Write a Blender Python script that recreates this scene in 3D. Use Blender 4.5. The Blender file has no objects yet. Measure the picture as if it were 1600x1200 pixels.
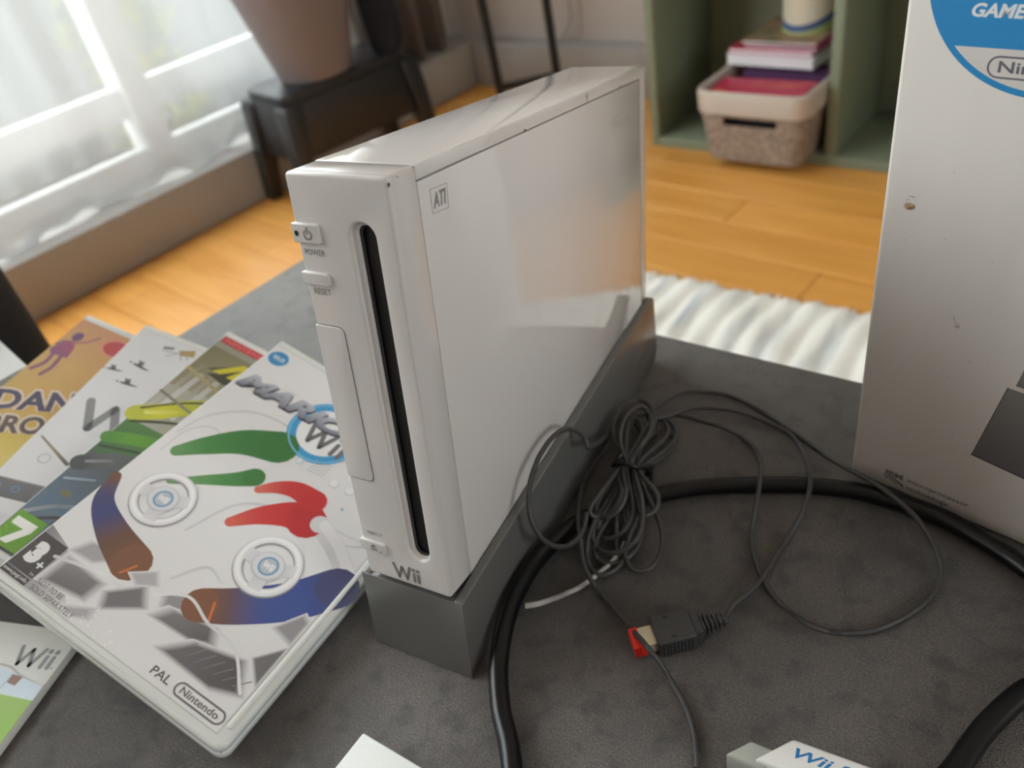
import bpy, bmesh, math, random
from mathutils import Vector, Matrix
from mathutils.geometry import tessellate_polygon

random.seed(7)
S = bpy.context.scene
COL = S.collection
MM = 0.001

# ------------------------------------------------------------------ camera
def cam_axes(yaw, pitch, roll):
    cy, sy, cp, sp = math.cos(yaw), math.sin(yaw), math.cos(pitch), math.sin(pitch)
    fwd = Vector((sy * cp, cy * cp, -sp)); right = Vector((cy, -sy, 0)); up = right.cross(fwd)
    cr, sr = math.cos(roll), math.sin(roll)
    return right * cr + up * sr, up * cr - right * sr, fwd
CAM = Vector((161.5, -165.35, 277.85))
r_, u_, f_ = cam_axes(-0.6085, 0.6487, -0.2144)
cd = bpy.data.cameras.new('camera')
cd.sensor_width = 36.0; cd.lens = 36.0 * 1251.4 / 1600
cd.clip_start = 0.01; cd.clip_end = 100
cd.dof.use_dof = True; cd.dof.focus_distance = 0.275; cd.dof.aperture_fstop = 10.5
co = bpy.data.objects.new('camera', cd); COL.objects.link(co)
co.matrix_world = Matrix(((r_.x, u_.x, -f_.x, CAM.x * MM), (r_.y, u_.y, -f_.y, CAM.y * MM), (r_.z, u_.z, -f_.z, CAM.z * MM), (0, 0, 0, 1)))
S.camera = co

# ------------------------------------------------------------------ world, exposure
S.view_settings.view_transform = 'Standard'
S.view_settings.look = 'None'
S.view_settings.gamma = 1.0
S.view_settings.use_curve_mapping = False
S.view_settings.exposure = 1.0
W = bpy.data.worlds.new('overcast_sky'); S.world = W; W.use_nodes = True
nt = W.node_tree; nt.nodes.clear()
wo = nt.nodes.new('ShaderNodeOutputWorld'); bg = nt.nodes.new('ShaderNodeBackground')
tc = nt.nodes.new('ShaderNodeTexCoord'); sx = nt.nodes.new('ShaderNodeSeparateXYZ'); rp = nt.nodes.new('ShaderNodeValToRGB')
nt.links.new(tc.outputs['Generated'], sx.inputs[0]); nt.links.new(sx.outputs['Z'], rp.inputs[0])
rp.color_ramp.elements[0].position = 0.0; rp.color_ramp.elements[0].color = (0.98, 0.98, 0.97, 1)
rp.color_ramp.elements[1].position = 0.6; rp.color_ramp.elements[1].color = (0.92, 0.95, 0.98, 1)
nt.links.new(rp.outputs[0], bg.inputs[0]); bg.inputs[1].default_value = 5.0
nt.links.new(bg.outputs[0], wo.inputs[0])

# room frame: origin in the far corner, x' into the room along the back wall, y' towards the far wall
TH = math.radians(-13.0)
RC = Vector((-1100, 1790, 0)); RX = Vector((math.cos(TH), math.sin(TH), 0)); RY = Vector((-math.sin(TH), math.cos(TH), 0))
ZF = -420.0
TB = math.radians(-10.6); BX = Vector((math.cos(TB), math.sin(TB), 0)); BY = Vector((-math.sin(TB), math.cos(TB), 0))
def rm(x, y, z): return RC + RX * x + RY * y + Vector((0, 0, z))

# daylight portals just outside the left and the added right-hand window openings (they only guide the sky's light)
def portal(name, cx, cy, cz, w, h, ang):
    l = bpy.data.lights.new(name, 'AREA'); l.shape = 'RECTANGLE'; l.size = w * MM; l.size_y = h * MM; l.energy = 1
    l.cycles.is_portal = True
    o = bpy.data.objects.new(name, l); COL.objects.link(o)
    o.location = rm(cx, cy, cz) * MM; o.rotation_euler = (math.radians(90), 0, TH + ang)
    return o
portal('daylight_portal', -260, -1905, 800, 3200, 2260, math.radians(-90))
portal('daylight_portal', 3830, -1500, 820, 640, 920, math.radians(90))

# ------------------------------------------------------------------ materials
def lin(c):
    return tuple(((v / 255 / 12.92) if v / 255 <= 0.04045 else ((v / 255 + 0.055) / 1.055) ** 2.4) for v in c) + (1,)
def pbr(name, col, rough=0.5, metal=0.0, coat=0.0, noise=None, bump=None, spec=0.5, stretch=(1, 1, 1), sss=0):
    m = bpy.data.materials.new(name); m.use_nodes = True
    n = m.node_tree.nodes; L = m.node_tree.links; b = n['Principled BSDF']
    b.inputs['Base Color'].default_value = lin(col); b.inputs['Roughness'].default_value = rough
    b.inputs['Metallic'].default_value = metal; b.inputs['Coat Weight'].default_value = coat
    b.inputs['Coat Roughness'].default_value = 0.06
    b.inputs['Specular IOR Level'].default_value = spec
    tcn = mp = None
    if noise or bump:
        tcn = n.new('ShaderNodeTexCoord'); mp = n.new('ShaderNodeMapping'); mp.inputs['Scale'].default_value = stretch
        L.new(tcn.outputs['Object'], mp.inputs[0])
    if noise:
        sc, col2, lo, hi = noise
        t = n.new('ShaderNodeTexNoise'); t.inputs['Scale'].default_value = sc; t.inputs['Detail'].default_value = 6
        r = n.new('ShaderNodeValToRGB'); r.color_ramp.elements[0].position = lo; r.color_ramp.elements[1].position = hi
        r.color_ramp.elements[0].color = lin(col2); r.color_ramp.elements[1].color = lin(col)
        L.new(mp.outputs[0], t.inputs[0]); L.new(t.outputs[0], r.inputs[0]); L.new(r.outputs[0], b.inputs['Base Color'])
    if bump:
        sc, st, dist = bump
        t = n.new('ShaderNodeTexNoise'); t.inputs['Scale'].default_value = sc; t.inputs['Detail'].default_value = 3
        q = n.new('ShaderNodeBump'); q.inputs['Strength'].default_value = st; q.inputs['Distance'].default_value = dist
        L.new(mp.outputs[0], t.inputs[0]); L.new(t.outputs[0], q.inputs['Height']); L.new(q.outputs[0], b.inputs['Normal'])
    return m

M = {}
M['console'] = pbr('glossy_white_plastic', (226, 222, 220), 0.07, coat=0.5, spec=0.6)
M['faceplate'] = pbr('satin_white_plastic', (216, 212, 210), 0.16, coat=0.2)
M['seam'] = pbr('seam_grey', (120, 116, 112), 0.6)
M['slot_black'] = pbr('slot_black', (6, 6, 7), 0.5)
M['slot_edge'] = pbr('slot_edge_grey', (70, 70, 72), 0.35)
M['stand'] = pbr('silver_grey_plastic', (116, 116, 115), 0.27, metal=0.35, bump=(1800, 0.04, 0.0002))
M['case'] = pbr('frosted_white_case', (228, 231, 229), 0.2, coat=0.3)
M['cable_grey'] = pbr('grey_cable_rubber', (66, 65, 65), 0.45)
M['cable_black'] = pbr('black_cable_rubber', (9, 9, 12), 0.3, spec=0.35)
M['wire_light'] = pbr('light_grey_wire', (176, 174, 172), 0.35)
M['plug'] = pbr('dark_grey_plug', (58, 58, 60), 0.45)
M['plug_red'] = pbr('red_plug_tip', (222, 38, 22), 0.35)
M['plug_metal'] = pbr('pale_metal', (205, 196, 170), 0.3, metal=0.6)
M['tie'] = pbr('black_tie', (10, 10, 11), 0.4)
M['white_box'] = pbr('white_card', (232, 235, 233), 0.45, bump=(900, 0.12, 0.0004))
M['adapter_white'] = pbr('adapter_white', (232, 232, 230), 0.3)
M['adapter_grey'] = pbr('adapter_grey', (172, 176, 168), 0.4)
M['black_wood'] = pbr('black_plastic', (22, 23, 26), 0.35)
M['stool_black'] = pbr('stool_black', (40, 41, 45), 0.33)
M['planter'] = pbr('mauve_brown_pot', (124, 114, 116), 0.6)
M['soil'] = pbr('potting_soil', (50, 38, 30), 0.95, noise=(60, (30, 22, 18), 0.4, 0.6))
M['bag'] = pbr('navy_cloth', (26, 30, 42), 0.9)
M['drape'] = pbr('taupe_drape', (118, 108, 104), 0.9, bump=(300, 0.2, 0.001))
M['wall'] = pbr('greige_wall_paint', (206, 196, 190), 0.85, bump=(40, 0.05, 0.002))
M['ceiling'] = pbr('ceiling_white', (238, 236, 232), 0.9)
M['ledge'] = pbr('ledge_paint', (170, 166, 162), 0.6)
M['window_white'] = pbr('white_window_paint', (240, 241, 241), 0.4)
M['sage'] = pbr('sage_green_laminate', (126, 135, 114), 0.5)
M['basket'] = pbr('taupe_plastic', (190, 178, 166), 0.5)
M['basket_weave'] = pbr('taupe_plastic_weave', (168, 154, 142), 0.6, noise=(190, (120, 106, 96), 0.40, 0.60), bump=(190, 0.4, 0.003))
M['armchair'] = pbr('black_upholstery', (30, 30, 34), 0.8)
M['steel'] = pbr('black_metal', (20, 20, 21), 0.45, metal=0.2)
M['paper'] = pbr('white_paper', (232, 230, 234), 0.7)
M['pink'] = pbr('pink_cover', (214, 120, 130), 0.45, noise=(14, (196, 60, 92), 0.45, 0.6))
M['crimson'] = pbr('crimson_cover', (190, 40, 78), 0.4, noise=(10, (214, 120, 60), 0.3, 0.45))
M['orange'] = pbr('orange_cover', (206, 84, 40), 0.45)
M['purple'] = pbr('purple_cover', (84, 52, 92), 0.45)
M['magenta'] = pbr('magenta_cover', (160, 30, 92), 0.45)
M['tan_cover'] = pbr('tan_cover', (190, 150, 120), 0.5, noise=(16, (120, 120, 90), 0.4, 0.6))
M['hollow_shade'] = pbr('hollow_shade', (40, 36, 40), 0.4)
M['tin'] = pbr('cream_tin', (226, 218, 196), 0.35)
M['concrete'] = pbr('balcony_concrete', (200, 200, 198), 0.9)
M['lawn'] = pbr('yard_ground', (64, 68, 56), 0.95)
M['added_sofa'] = pbr('charcoal_sofa_cloth', (52, 50, 52), 0.9)
M['rail'] = pbr('railing_grey', (70, 74, 78), 0.5)
M['leaf'] = pbr('shrub_leaves', (112, 128, 84), 0.7, noise=(8, (150, 146, 84), 0.4, 0.6))
M['facade'] = pbr('pale_facade', (66, 69, 72), 0.9)

def table_mat():
    m = bpy.data.materials.new('dark_stone_laminate'); m.use_nodes = True
    n = m.node_tree.nodes; L = m.node_tree.links; b = n['Principled BSDF']
    tcn = n.new('ShaderNodeTexCoord')
    big = n.new('ShaderNodeTexNoise'); big.inputs['Scale'].default_value = 9; big.inputs['Detail'].default_value = 8; big.inputs['Roughness'].default_value = 0.62
    mid = n.new('ShaderNodeTexNoise'); mid.inputs['Scale'].default_value = 85; mid.inputs['Detail'].default_value = 5
    r = n.new('ShaderNodeValToRGB'); e = r.color_ramp.elements
    e[0].position = 0.30; e[0].color = lin((50, 45, 42)); e[1].position = 0.68; e[1].color = lin((110, 101, 96))
    r2 = n.new('ShaderNodeValToRGB'); e = r2.color_ramp.elements
    e[0].position = 0.34; e[0].color = (0.30, 0.285, 0.28, 1); e[1].position = 0.48; e[1].color = (1, 1, 1, 1)
    mx = n.new('ShaderNodeMix'); mx.data_type = 'RGBA'; mx.blend_type = 'MULTIPLY'; mx.inputs[0].default_value = 0.8
    L.new(tcn.outputs['Object'], big.inputs[0]); L.new(tcn.outputs['Object'], mid.inputs[0])
    L.new(big.outputs[0], r.inputs[0]); L.new(mid.outputs[0], r2.inputs[0])
    L.new(r.outputs[0], mx.inputs[6]); L.new(r2.outputs[0], mx.inputs[7])
    # thin cracks of the stone pattern
    wv = n.new('ShaderNodeTexVoronoi'); wv.feature = 'DISTANCE_TO_EDGE'; wv.inputs['Scale'].default_value = 5.5
    wn = n.new('ShaderNodeTexNoise'); wn.inputs['Scale'].default_value = 22
    wm = n.new('ShaderNodeMix'); wm.data_type = 'VECTOR'; wm.inputs[0].default_value = 0.06
    L.new(tcn.outputs['Object'], wn.inputs[0]); L.new(tcn.outputs['Object'], wm.inputs[4]); L.new(wn.outputs['Color'], wm.inputs[5]); L.new(wm.outputs[1], wv.inputs[0])
    cr = n.new('ShaderNodeValToRGB'); e = cr.color_ramp.elements
    e[0].position = 0.0; e[0].color = (0.55, 0.53, 0.52, 1); e[1].position = 0.008; e[1].color = (1, 1, 1, 1)
    L.new(wv.outputs['Distance'], cr.inputs[0])
    mx2 = n.new('ShaderNodeMix'); mx2.data_type = 'RGBA'; mx2.blend_type = 'MULTIPLY'; mx2.inputs[0].default_value = 0.55
    sp = n.new('ShaderNodeTexNoise'); sp.inputs['Scale'].default_value = 1100; sp.inputs['Detail'].default_value = 2
    sr = n.new('ShaderNodeValToRGB'); e = sr.color_ramp.elements
    e[0].position = 0.36; e[0].color = (0.58, 0.57, 0.56, 1); e[1].position = 0.66; e[1].color = (1.28, 1.27, 1.25, 1)  # random grain speckle; its bright end also puts specular sparkle into the colour
    mx3 = n.new('ShaderNodeMix'); mx3.data_type = 'RGBA'; mx3.blend_type = 'MULTIPLY'; mx3.inputs[0].default_value = 1.0
    L.new(tcn.outputs['Object'], sp.inputs[0]); L.new(sp.outputs[0], sr.inputs[0]); L.new(mx.outputs[2], mx3.inputs[6]); L.new(sr.outputs[0], mx3.inputs[7])
    L.new(mx3.outputs[2], mx2.inputs[6]); L.new(cr.outputs[0], mx2.inputs[7]); L.new(mx2.outputs[2], b.inputs['Base Color'])
    b.inputs['Roughness'].default_value = 0.30; b.inputs['Specular IOR Level'].default_value = 1.0; b.inputs['Coat Weight'].default_value = 0.8; b.inputs['Coat IOR'].default_value = 1.7; b.inputs['Coat Roughness'].default_value = 0.26
    fine = n.new('ShaderNodeTexNoise'); fine.inputs['Scale'].default_value = 2300; fine.inputs['Detail'].default_value = 2
    bp = n.new('ShaderNodeBump'); bp.inputs['Strength'].default_value = 1.0; bp.inputs['Distance'].default_value = 0.001
    L.new(tcn.outputs['Object'], fine.inputs[0]); L.new(fine.outputs[0], bp.inputs['Height']); L.new(bp.outputs[0], b.inputs['Normal']); L.new(bp.outputs[0], b.inputs['Coat Normal'])
    return m
M['table'] = table_mat()

def wood_mat():
    m = bpy.data.materials.new('honey_oak'); m.use_nodes = True
    n = m.node_tree.nodes; L = m.node_tree.links; b = n['Principled BSDF']
    tcn = n.new('ShaderNodeTexCoord'); mp = n.new('ShaderNodeMapping'); mp.inputs['Scale'].default_value = (1.6, 14, 4)
    oi = n.new('ShaderNodeObjectInfo'); ad = n.new('ShaderNodeVectorMath'); ad.operation = 'ADD'
    L.new(tcn.outputs['Object'], mp.inputs[0]); L.new(mp.outputs[0], ad.inputs[0]); 
    ml = n.new('ShaderNodeMath'); ml.operation = 'MULTIPLY'; ml.inputs[1].default_value = 37
    L.new(oi.outputs['Random'], ml.inputs[0]); L.new(ml.outputs[0], ad.inputs[1])
    t = n.new('ShaderNodeTexNoise'); t.inputs['Scale'].default_value = 3.0; t.inputs['Detail'].default_value = 6
    L.new(ad.outputs[0], t.inputs[0])
    r = n.new('ShaderNodeValToRGB'); e = r.color_ramp.elements
    e[0].position = 0.3; e[0].color = lin((222, 154, 70)); e[1].position = 0.7; e[1].color = lin((240, 176, 92))
    L.new(t.outputs[0], r.inputs[0])
    hv = n.new('ShaderNodeHueSaturation'); mr = n.new('ShaderNodeMapRange'); mr.inputs[3].default_value = 0.93; mr.inputs[4].default_value = 1.06
    L.new(oi.outputs['Random'], mr.inputs[0]); L.new(mr.outputs[0], hv.inputs['Value']); L.new(r.outputs[0], hv.inputs['Color'])
    L.new(hv.outputs[0], b.inputs['Base Color']); b.inputs['Roughness'].default_value = 0.38
    return m
M['wood'] = wood_mat()

def rug_mat():
    m = bpy.data.materials.new('woven_rug'); m.use_nodes = True
    n = m.node_tree.nodes; L = m.node_tree.links; b = n['Principled BSDF']
    tcn = n.new('ShaderNodeTexCoord'); mp = n.new('ShaderNodeMapping'); mp.inputs['Scale'].default_value = (34, 5, 1)
    t = n.new('ShaderNodeTexNoise'); t.inputs['Scale'].default_value = 1.0; t.inputs['Detail'].default_value = 4
    L.new(tcn.outputs['Object'], mp.inputs[0]); L.new(mp.outputs[0], t.inputs[0])
    r = n.new('ShaderNodeValToRGB'); e = r.color_ramp.elements
    e[0].position = 0.30; e[0].color = lin((186, 194, 200)); e[1].position = 0.5; e[1].color = lin((244, 242, 234))
    x = e.new(0.38); x.color = lin((218, 220, 218))
    L.new(t.outputs[0], r.inputs[0]); L.new(r.outputs[0], b.inputs['Base Color']); b.inputs['Roughness'].default_value = 0.95
    return m
M['rug'] = rug_mat()

def sheer_mat():
    m = bpy.data.materials.new('sheer_white_voile'); m.use_nodes = True
    n = m.node_tree.nodes; L = m.node_tree.links; n.clear()
    o = n.new('ShaderNodeOutputMaterial'); mix = n.new('ShaderNodeMixShader'); tr = n.new('ShaderNodeBsdfTransparent')
    tl = n.new('ShaderNodeBsdfTranslucent'); df = n.new('ShaderNodeBsdfDiffuse'); m2 = n.new('ShaderNodeMixShader')
    tl.inputs[0].default_value = (0.50, 0.51, 0.51, 1); df.inputs[0].default_value = (0.80, 0.81, 0.81, 1)
    m2.inputs[0].default_value = 0.45; L.new(tl.outputs[0], m2.inputs[1]); L.new(df.outputs[0], m2.inputs[2])
    mix.inputs[0].default_value = 0.68; L.new(tr.outputs[0], mix.inputs[1]); L.new(m2.outputs[0], mix.inputs[2]); L.new(mix.outputs[0], o.inputs[0])
    return m
M['sheer'] = sheer_mat()

def glass_mat():
    m = bpy.data.materials.new('window_glass'); m.use_nodes = True
    n = m.node_tree.nodes; L = m.node_tree.links; n.clear()
    o = n.new('ShaderNodeOutputMaterial'); mix = n.new('ShaderNodeMixShader'); tr = n.new('ShaderNodeBsdfTransparent'); gl = n.new('ShaderNodeBsdfGlossy')
    gl.inputs['Roughness'].default_value = 0.02; mix.inputs[0].default_value = 0.06; tr.inputs[0].default_value = (0.96, 0.98, 0.97, 1)
    L.new(tr.outputs[0], mix.inputs[1]); L.new(gl.outputs[0], mix.inputs[2]); L.new(mix.outputs[0], o.inputs[0])
    return m
M['glass'] = glass_mat()

def print_mat(name, rough, coat):
    m = bpy.data.materials.new(name); m.use_nodes = True
    n = m.node_tree.nodes; L = m.node_tree.links; b = n['Principled BSDF']
    a = n.new('ShaderNodeVertexColor'); a.layer_name = 'ink'
    L.new(a.outputs[0], b.inputs['Base Color']); b.inputs['Roughness'].default_value = rough; b.inputs['Coat Weight'].default_value = coat
    b.inputs['Coat Roughness'].default_value = 0.05
    return m
M['ink_gloss'] = print_mat('ink_under_clear_film', 0.35, 1.0)
M['ink'] = print_mat('printed_ink', 0.5, 0.0)

# ------------------------------------------------------------------ mesh helpers (millimetres in, metres out)
def tag(o, label=None, cat=None, group=None, kind=None):
    if label: o['label'] = label
    if cat: o['category'] = cat
    if group: o['group'] = group
    if kind: o['kind'] = kind
    return o
def empty(name, loc=(0, 0, 0), mat3=None, parent=None):
    o = bpy.data.objects.new(name, None); COL.objects.link(o); o.empty_display_size = 0.02
    m = mat3.to_4x4() if mat3 is not None else Matrix.Identity(4)
    m.translation = Vector(loc) * MM
    o.matrix_world = m
    if parent: o.parent = parent
    return o
def link(name, me, mat, parent=None, kind=None):
    o = bpy.data.objects.new(name, me); COL.objects.link(o)
    if mat is not None: me.materials.append(mat)
    if parent is not None: o.parent = parent
    if kind: o['kind'] = kind
    return o
def finish(me, angle=35):
    for p in me.polygons: p.use_smooth = True
    me.set_sharp_from_angle(angle=math.radians(angle))

class MB:
    def __init__(s): s.v = []; s.f = []
    def add(s, vs, fs):
        k = len(s.v); s.v += [tuple(v) for v in vs]; s.f += [tuple(i + k for i in f) for f in fs]; return s
    def hexa(s, a):  # 8 corners: 4 lower, 4 upper
        return s.add(a, [(3, 2, 1, 0), (4, 5, 6, 7), (0, 1, 5, 4), (1, 2, 6, 5), (2, 3, 7, 6), (3, 0, 4, 7)])
    def box(s, x0, x1, y0, y1, z0, z1):
        return s.hexa([(x0, y0, z0), (x1, y0, z0), (x1, y1, z0), (x0, y1, z0), (x0, y0, z1), (x1, y0, z1), (x1, y1, z1), (x0, y1, z1)])
    def rbox(s, x0, x1, y0, y1, z0, z1):  # box in room coordinates
        return s.hexa([rm(*p) for p in ((x0, y0, z0), (x1, y0, z0), (x1, y1, z0), (x0, y1, z0), (x0, y0, z1), (x1, y0, z1), (x1, y1, z1), (x0, y1, z1))])
    def bbox_(s, x0, x1, y0, y1, z0, z1): return s.obox(RC, BX, BY, x0, x1, y0, y1, z0, z1)
    def obox(s, O, ex, ey, x0, x1, y0, y1, z0, z1):
        P = lambda x, y, z: Vector(O) + ex * x + ey * y + Vector((0, 0, z))
        return s.hexa([P(*p) for p in ((x0, y0, z0), (x1, y0, z0), (x1, y1, z0), (x0, y1, z0), (x0, y0, z1), (x1, y0, z1), (x1, y1, z1), (x0, y1, z1))])
    def prism(s, poly, z0, z1):
        n = len(poly)
        return s.add([(x, y, z0) for x, y in poly] + [(x, y, z1) for x, y in poly],
                     [tuple(range(n - 1, -1, -1)), tuple(range(n, 2 * n))] + [(i, (i + 1) % n, n + (i + 1) % n, n + i) for i in range(n)])
    def prism_x(s, poly, x0, x1):  # polygon in (y, z)
        n = len(poly)
        return s.add([(x0, y, z) for y, z in poly] + [(x1, y, z) for y, z in poly],
                     [tuple(range(n)), tuple(range(2 * n - 1, n - 1, -1))] + [(i, n + i, n + (i + 1) % n, (i + 1) % n) for i in range(n)])
    def lathe(s, prof, c=(0, 0, 0), seg=40):
        vs = []; fs = []
        for r, z in prof:
            for k in range(seg):
                a = 2 * math.pi * k / seg; vs.append((c[0] + r * math.cos(a), c[1] + r * math.sin(a), c[2] + z))
        for j in range(len(prof) - 1):
            for k in range(seg):
                fs.append((j * seg + k, j * seg + (k + 1) % seg, (j + 1) * seg + (k + 1) % seg, (j + 1) * seg + k))
        fs.append(tuple(range(seg - 1, -1, -1))); fs.append(tuple((len(prof) - 1) * seg + k for k in range(seg)))
        return s.add(vs, fs)
    def tube(s, pts, r, seg=10, closed=False, res=5, rad=None):
        P = spline(pts, res, closed); n = len(P)
        T = [(P[(i + 1) % n] - P[i - 1]) if closed or 0 < i < n - 1 else (P[1] - P[0] if i == 0 else P[-1] - P[-2]) for i in range(n)]
        nrm = Vector((0, 0, 1)); vs = []; fs = []
        for i in range(n):
            t = T[i].normalized(); nrm = (nrm - t * nrm.dot(t))
            if nrm.length < 1e-4: nrm = t.orthogonal()
            nrm.normalize(); b = t.cross(nrm)
            rr = rad(i / (n - 1)) if rad else r
            for k in range(seg):
                a = 2 * math.pi * k / seg; vs.append(P[i] + (nrm * math.cos(a) + b * math.sin(a)) * rr)
        for i in range(n if closed else n - 1):
            j = (i + 1) % n
            for k in range(seg): fs.append((i * seg + k, i * seg + (k + 1) % seg, j * seg + (k + 1) % seg, j * seg + k))
        if not closed: fs.append(tuple(range(seg - 1, -1, -1))); fs.append(tuple((n - 1) * seg + k for k in range(seg)))
        return s.add(vs, fs)
    def mesh(s, name, bevel=0, seg=2, angle=35, bang=30):
        bm = bmesh.new()
        vs = [bm.verts.new((x * MM, y * MM, z * MM)) for x, y, z in s.v]
        for f in s.f:
            try: bm.faces.new([vs[i] for i in f])
            except ValueError: pass
        bmesh.ops.recalc_face_normals(bm, faces=bm.faces)
        if bevel:
            es = [e for e in bm.edges if len(e.link_faces) == 2 and e.calc_face_angle(0) > math.radians(bang)]
            bmesh.ops.bevel(bm, geom=es, offset=bevel * MM, segments=seg, profile=0.5, affect='EDGES', clamp_overlap=True)
        me = bpy.data.meshes.new(name); bm.to_mesh(me); bm.free(); finish(me, angle); return me
    def build(s, name, mat, parent=None, bevel=0, seg=2, angle=35, kind=None, bang=30):
        return link(name, s.mesh(name, bevel, seg, angle, bang), mat, parent, kind)

def spline(pts, res=5, closed=False):
    P = [Vector(p) for p in pts]; n = len(P); out = []
    for i in range(n if closed else n - 1):
        p0 = P[i - 1] if (i > 0 or closed) else P[0] * 2 - P[1]
        p1 = P[i]; p2 = P[(i + 1) % n]
        p3 = P[(i + 2) % n] if (i + 2 < n or closed) else P[-1] * 2 - P[-2]
        for k in range(res):
            t = k / res
            out.append(0.5 * ((2 * p1) + (p2 - p0) * t + (2 * p0 - 5 * p1 + 4 * p2 - p3) * t * t + (3 * p1 - p0 - 3 * p2 + p3) * t ** 3))
    if not closed: out.append(P[-1])
    return out
def rrect(x0, x1, y0, y1, r, n=5):
    rs = r if isinstance(r, (list, tuple)) else [r] * 4   # bottom-left, bottom-right, top-right, top-left
    out = []
    for (cx, cy, a0), rr in zip(((x0, y0, 180), (x1, y0, 270), (x1, y1, 0), (x0, y1, 90)), rs):
        sx_ = 1 if cx == x0 else -1; sy_ = 1 if cy == y0 else -1
        for k in range(n + 1):
            a = math.radians(a0 + 90 * k / n); out.append((cx + sx_ * rr + rr * math.cos(a), cy + sy_ * rr + rr * math.sin(a)))
            if rr == 0: break
    return out
def plate(outlines, z0, z1, bevel=0.0, res=2):
    """solid plate in XY with holes, edges rounded; returns a mesh in metres"""
    cu = bpy.data.curves.new('plate', 'CURVE'); cu.dimensions = '2D'; cu.fill_mode = 'BOTH'
    cu.extrude = ((z1 - z0) / 2 - bevel) * MM; cu.bevel_depth = bevel * MM; cu.bevel_resolution = res; cu.offset = -bevel * MM
    for ol in outlines:
        sp = cu.splines.new('POLY'); sp.points.add(len(ol) - 1); sp.use_cyclic_u = True
        for p, (x, y) in zip(sp.points, ol): p.co = (x * MM, y * MM, 0, 1)
    o = bpy.data.objects.new('plate', cu); COL.objects.link(o)
    dg = bpy.context.evaluated_depsgraph_get(); me = bpy.data.meshes.new_from_object(o.evaluated_get(dg))
    bpy.data.objects.remove(o); bpy.data.curves.remove(cu)
    bm = bmesh.new(); bm.from_mesh(me); bmesh.ops.remove_doubles(bm, verts=bm.verts, dist=1e-6); bmesh.ops.recalc_face_normals(bm, faces=bm.faces); bm.to_mesh(me); bm.free()
    me.materials.clear(); me.transform(Matrix.Translation((0, 0, (z0 + z1) / 2 * MM))); finish(me, 40); return me

# ------------------------------------------------------------------ flat print: polygons of ink lying on a surface
_tc = {}
def text_polys(s, bold=0.0, shear=0.0, spacing=1.0):
    key = (s, bold, shear, spacing)
    if key not in _tc:
        cu = bpy.data.curves.new('t', 'FONT'); cu.body = s; cu.offset = bold; cu.shear = shear; cu.space_character = spacing; cu.resolution_u = 3
        o = bpy.data.objects.new('t', cu); COL.objects.link(o)
        dg = bpy.context.evaluated_depsgraph_get(); me = bpy.data.meshes.new_from_object(o.evaluated_get(dg))
        V = [(v.co.x, v.co.y) for v in me.vertices]; F = [tuple(p.vertices) for p in me.polygons]
        bpy.data.objects.remove(o); bpy.data.curves.remove(cu); bpy.data.meshes.remove(me)
        x0 = min(v[0] for v in V); x1 = max(v[0] for v in V); y0 = min(v[1] for v in V); y1 = max(v[1] for v in V)
        _tc[key] = (V, F, x0, x1, y0, y1)
    return _tc[key]
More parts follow.
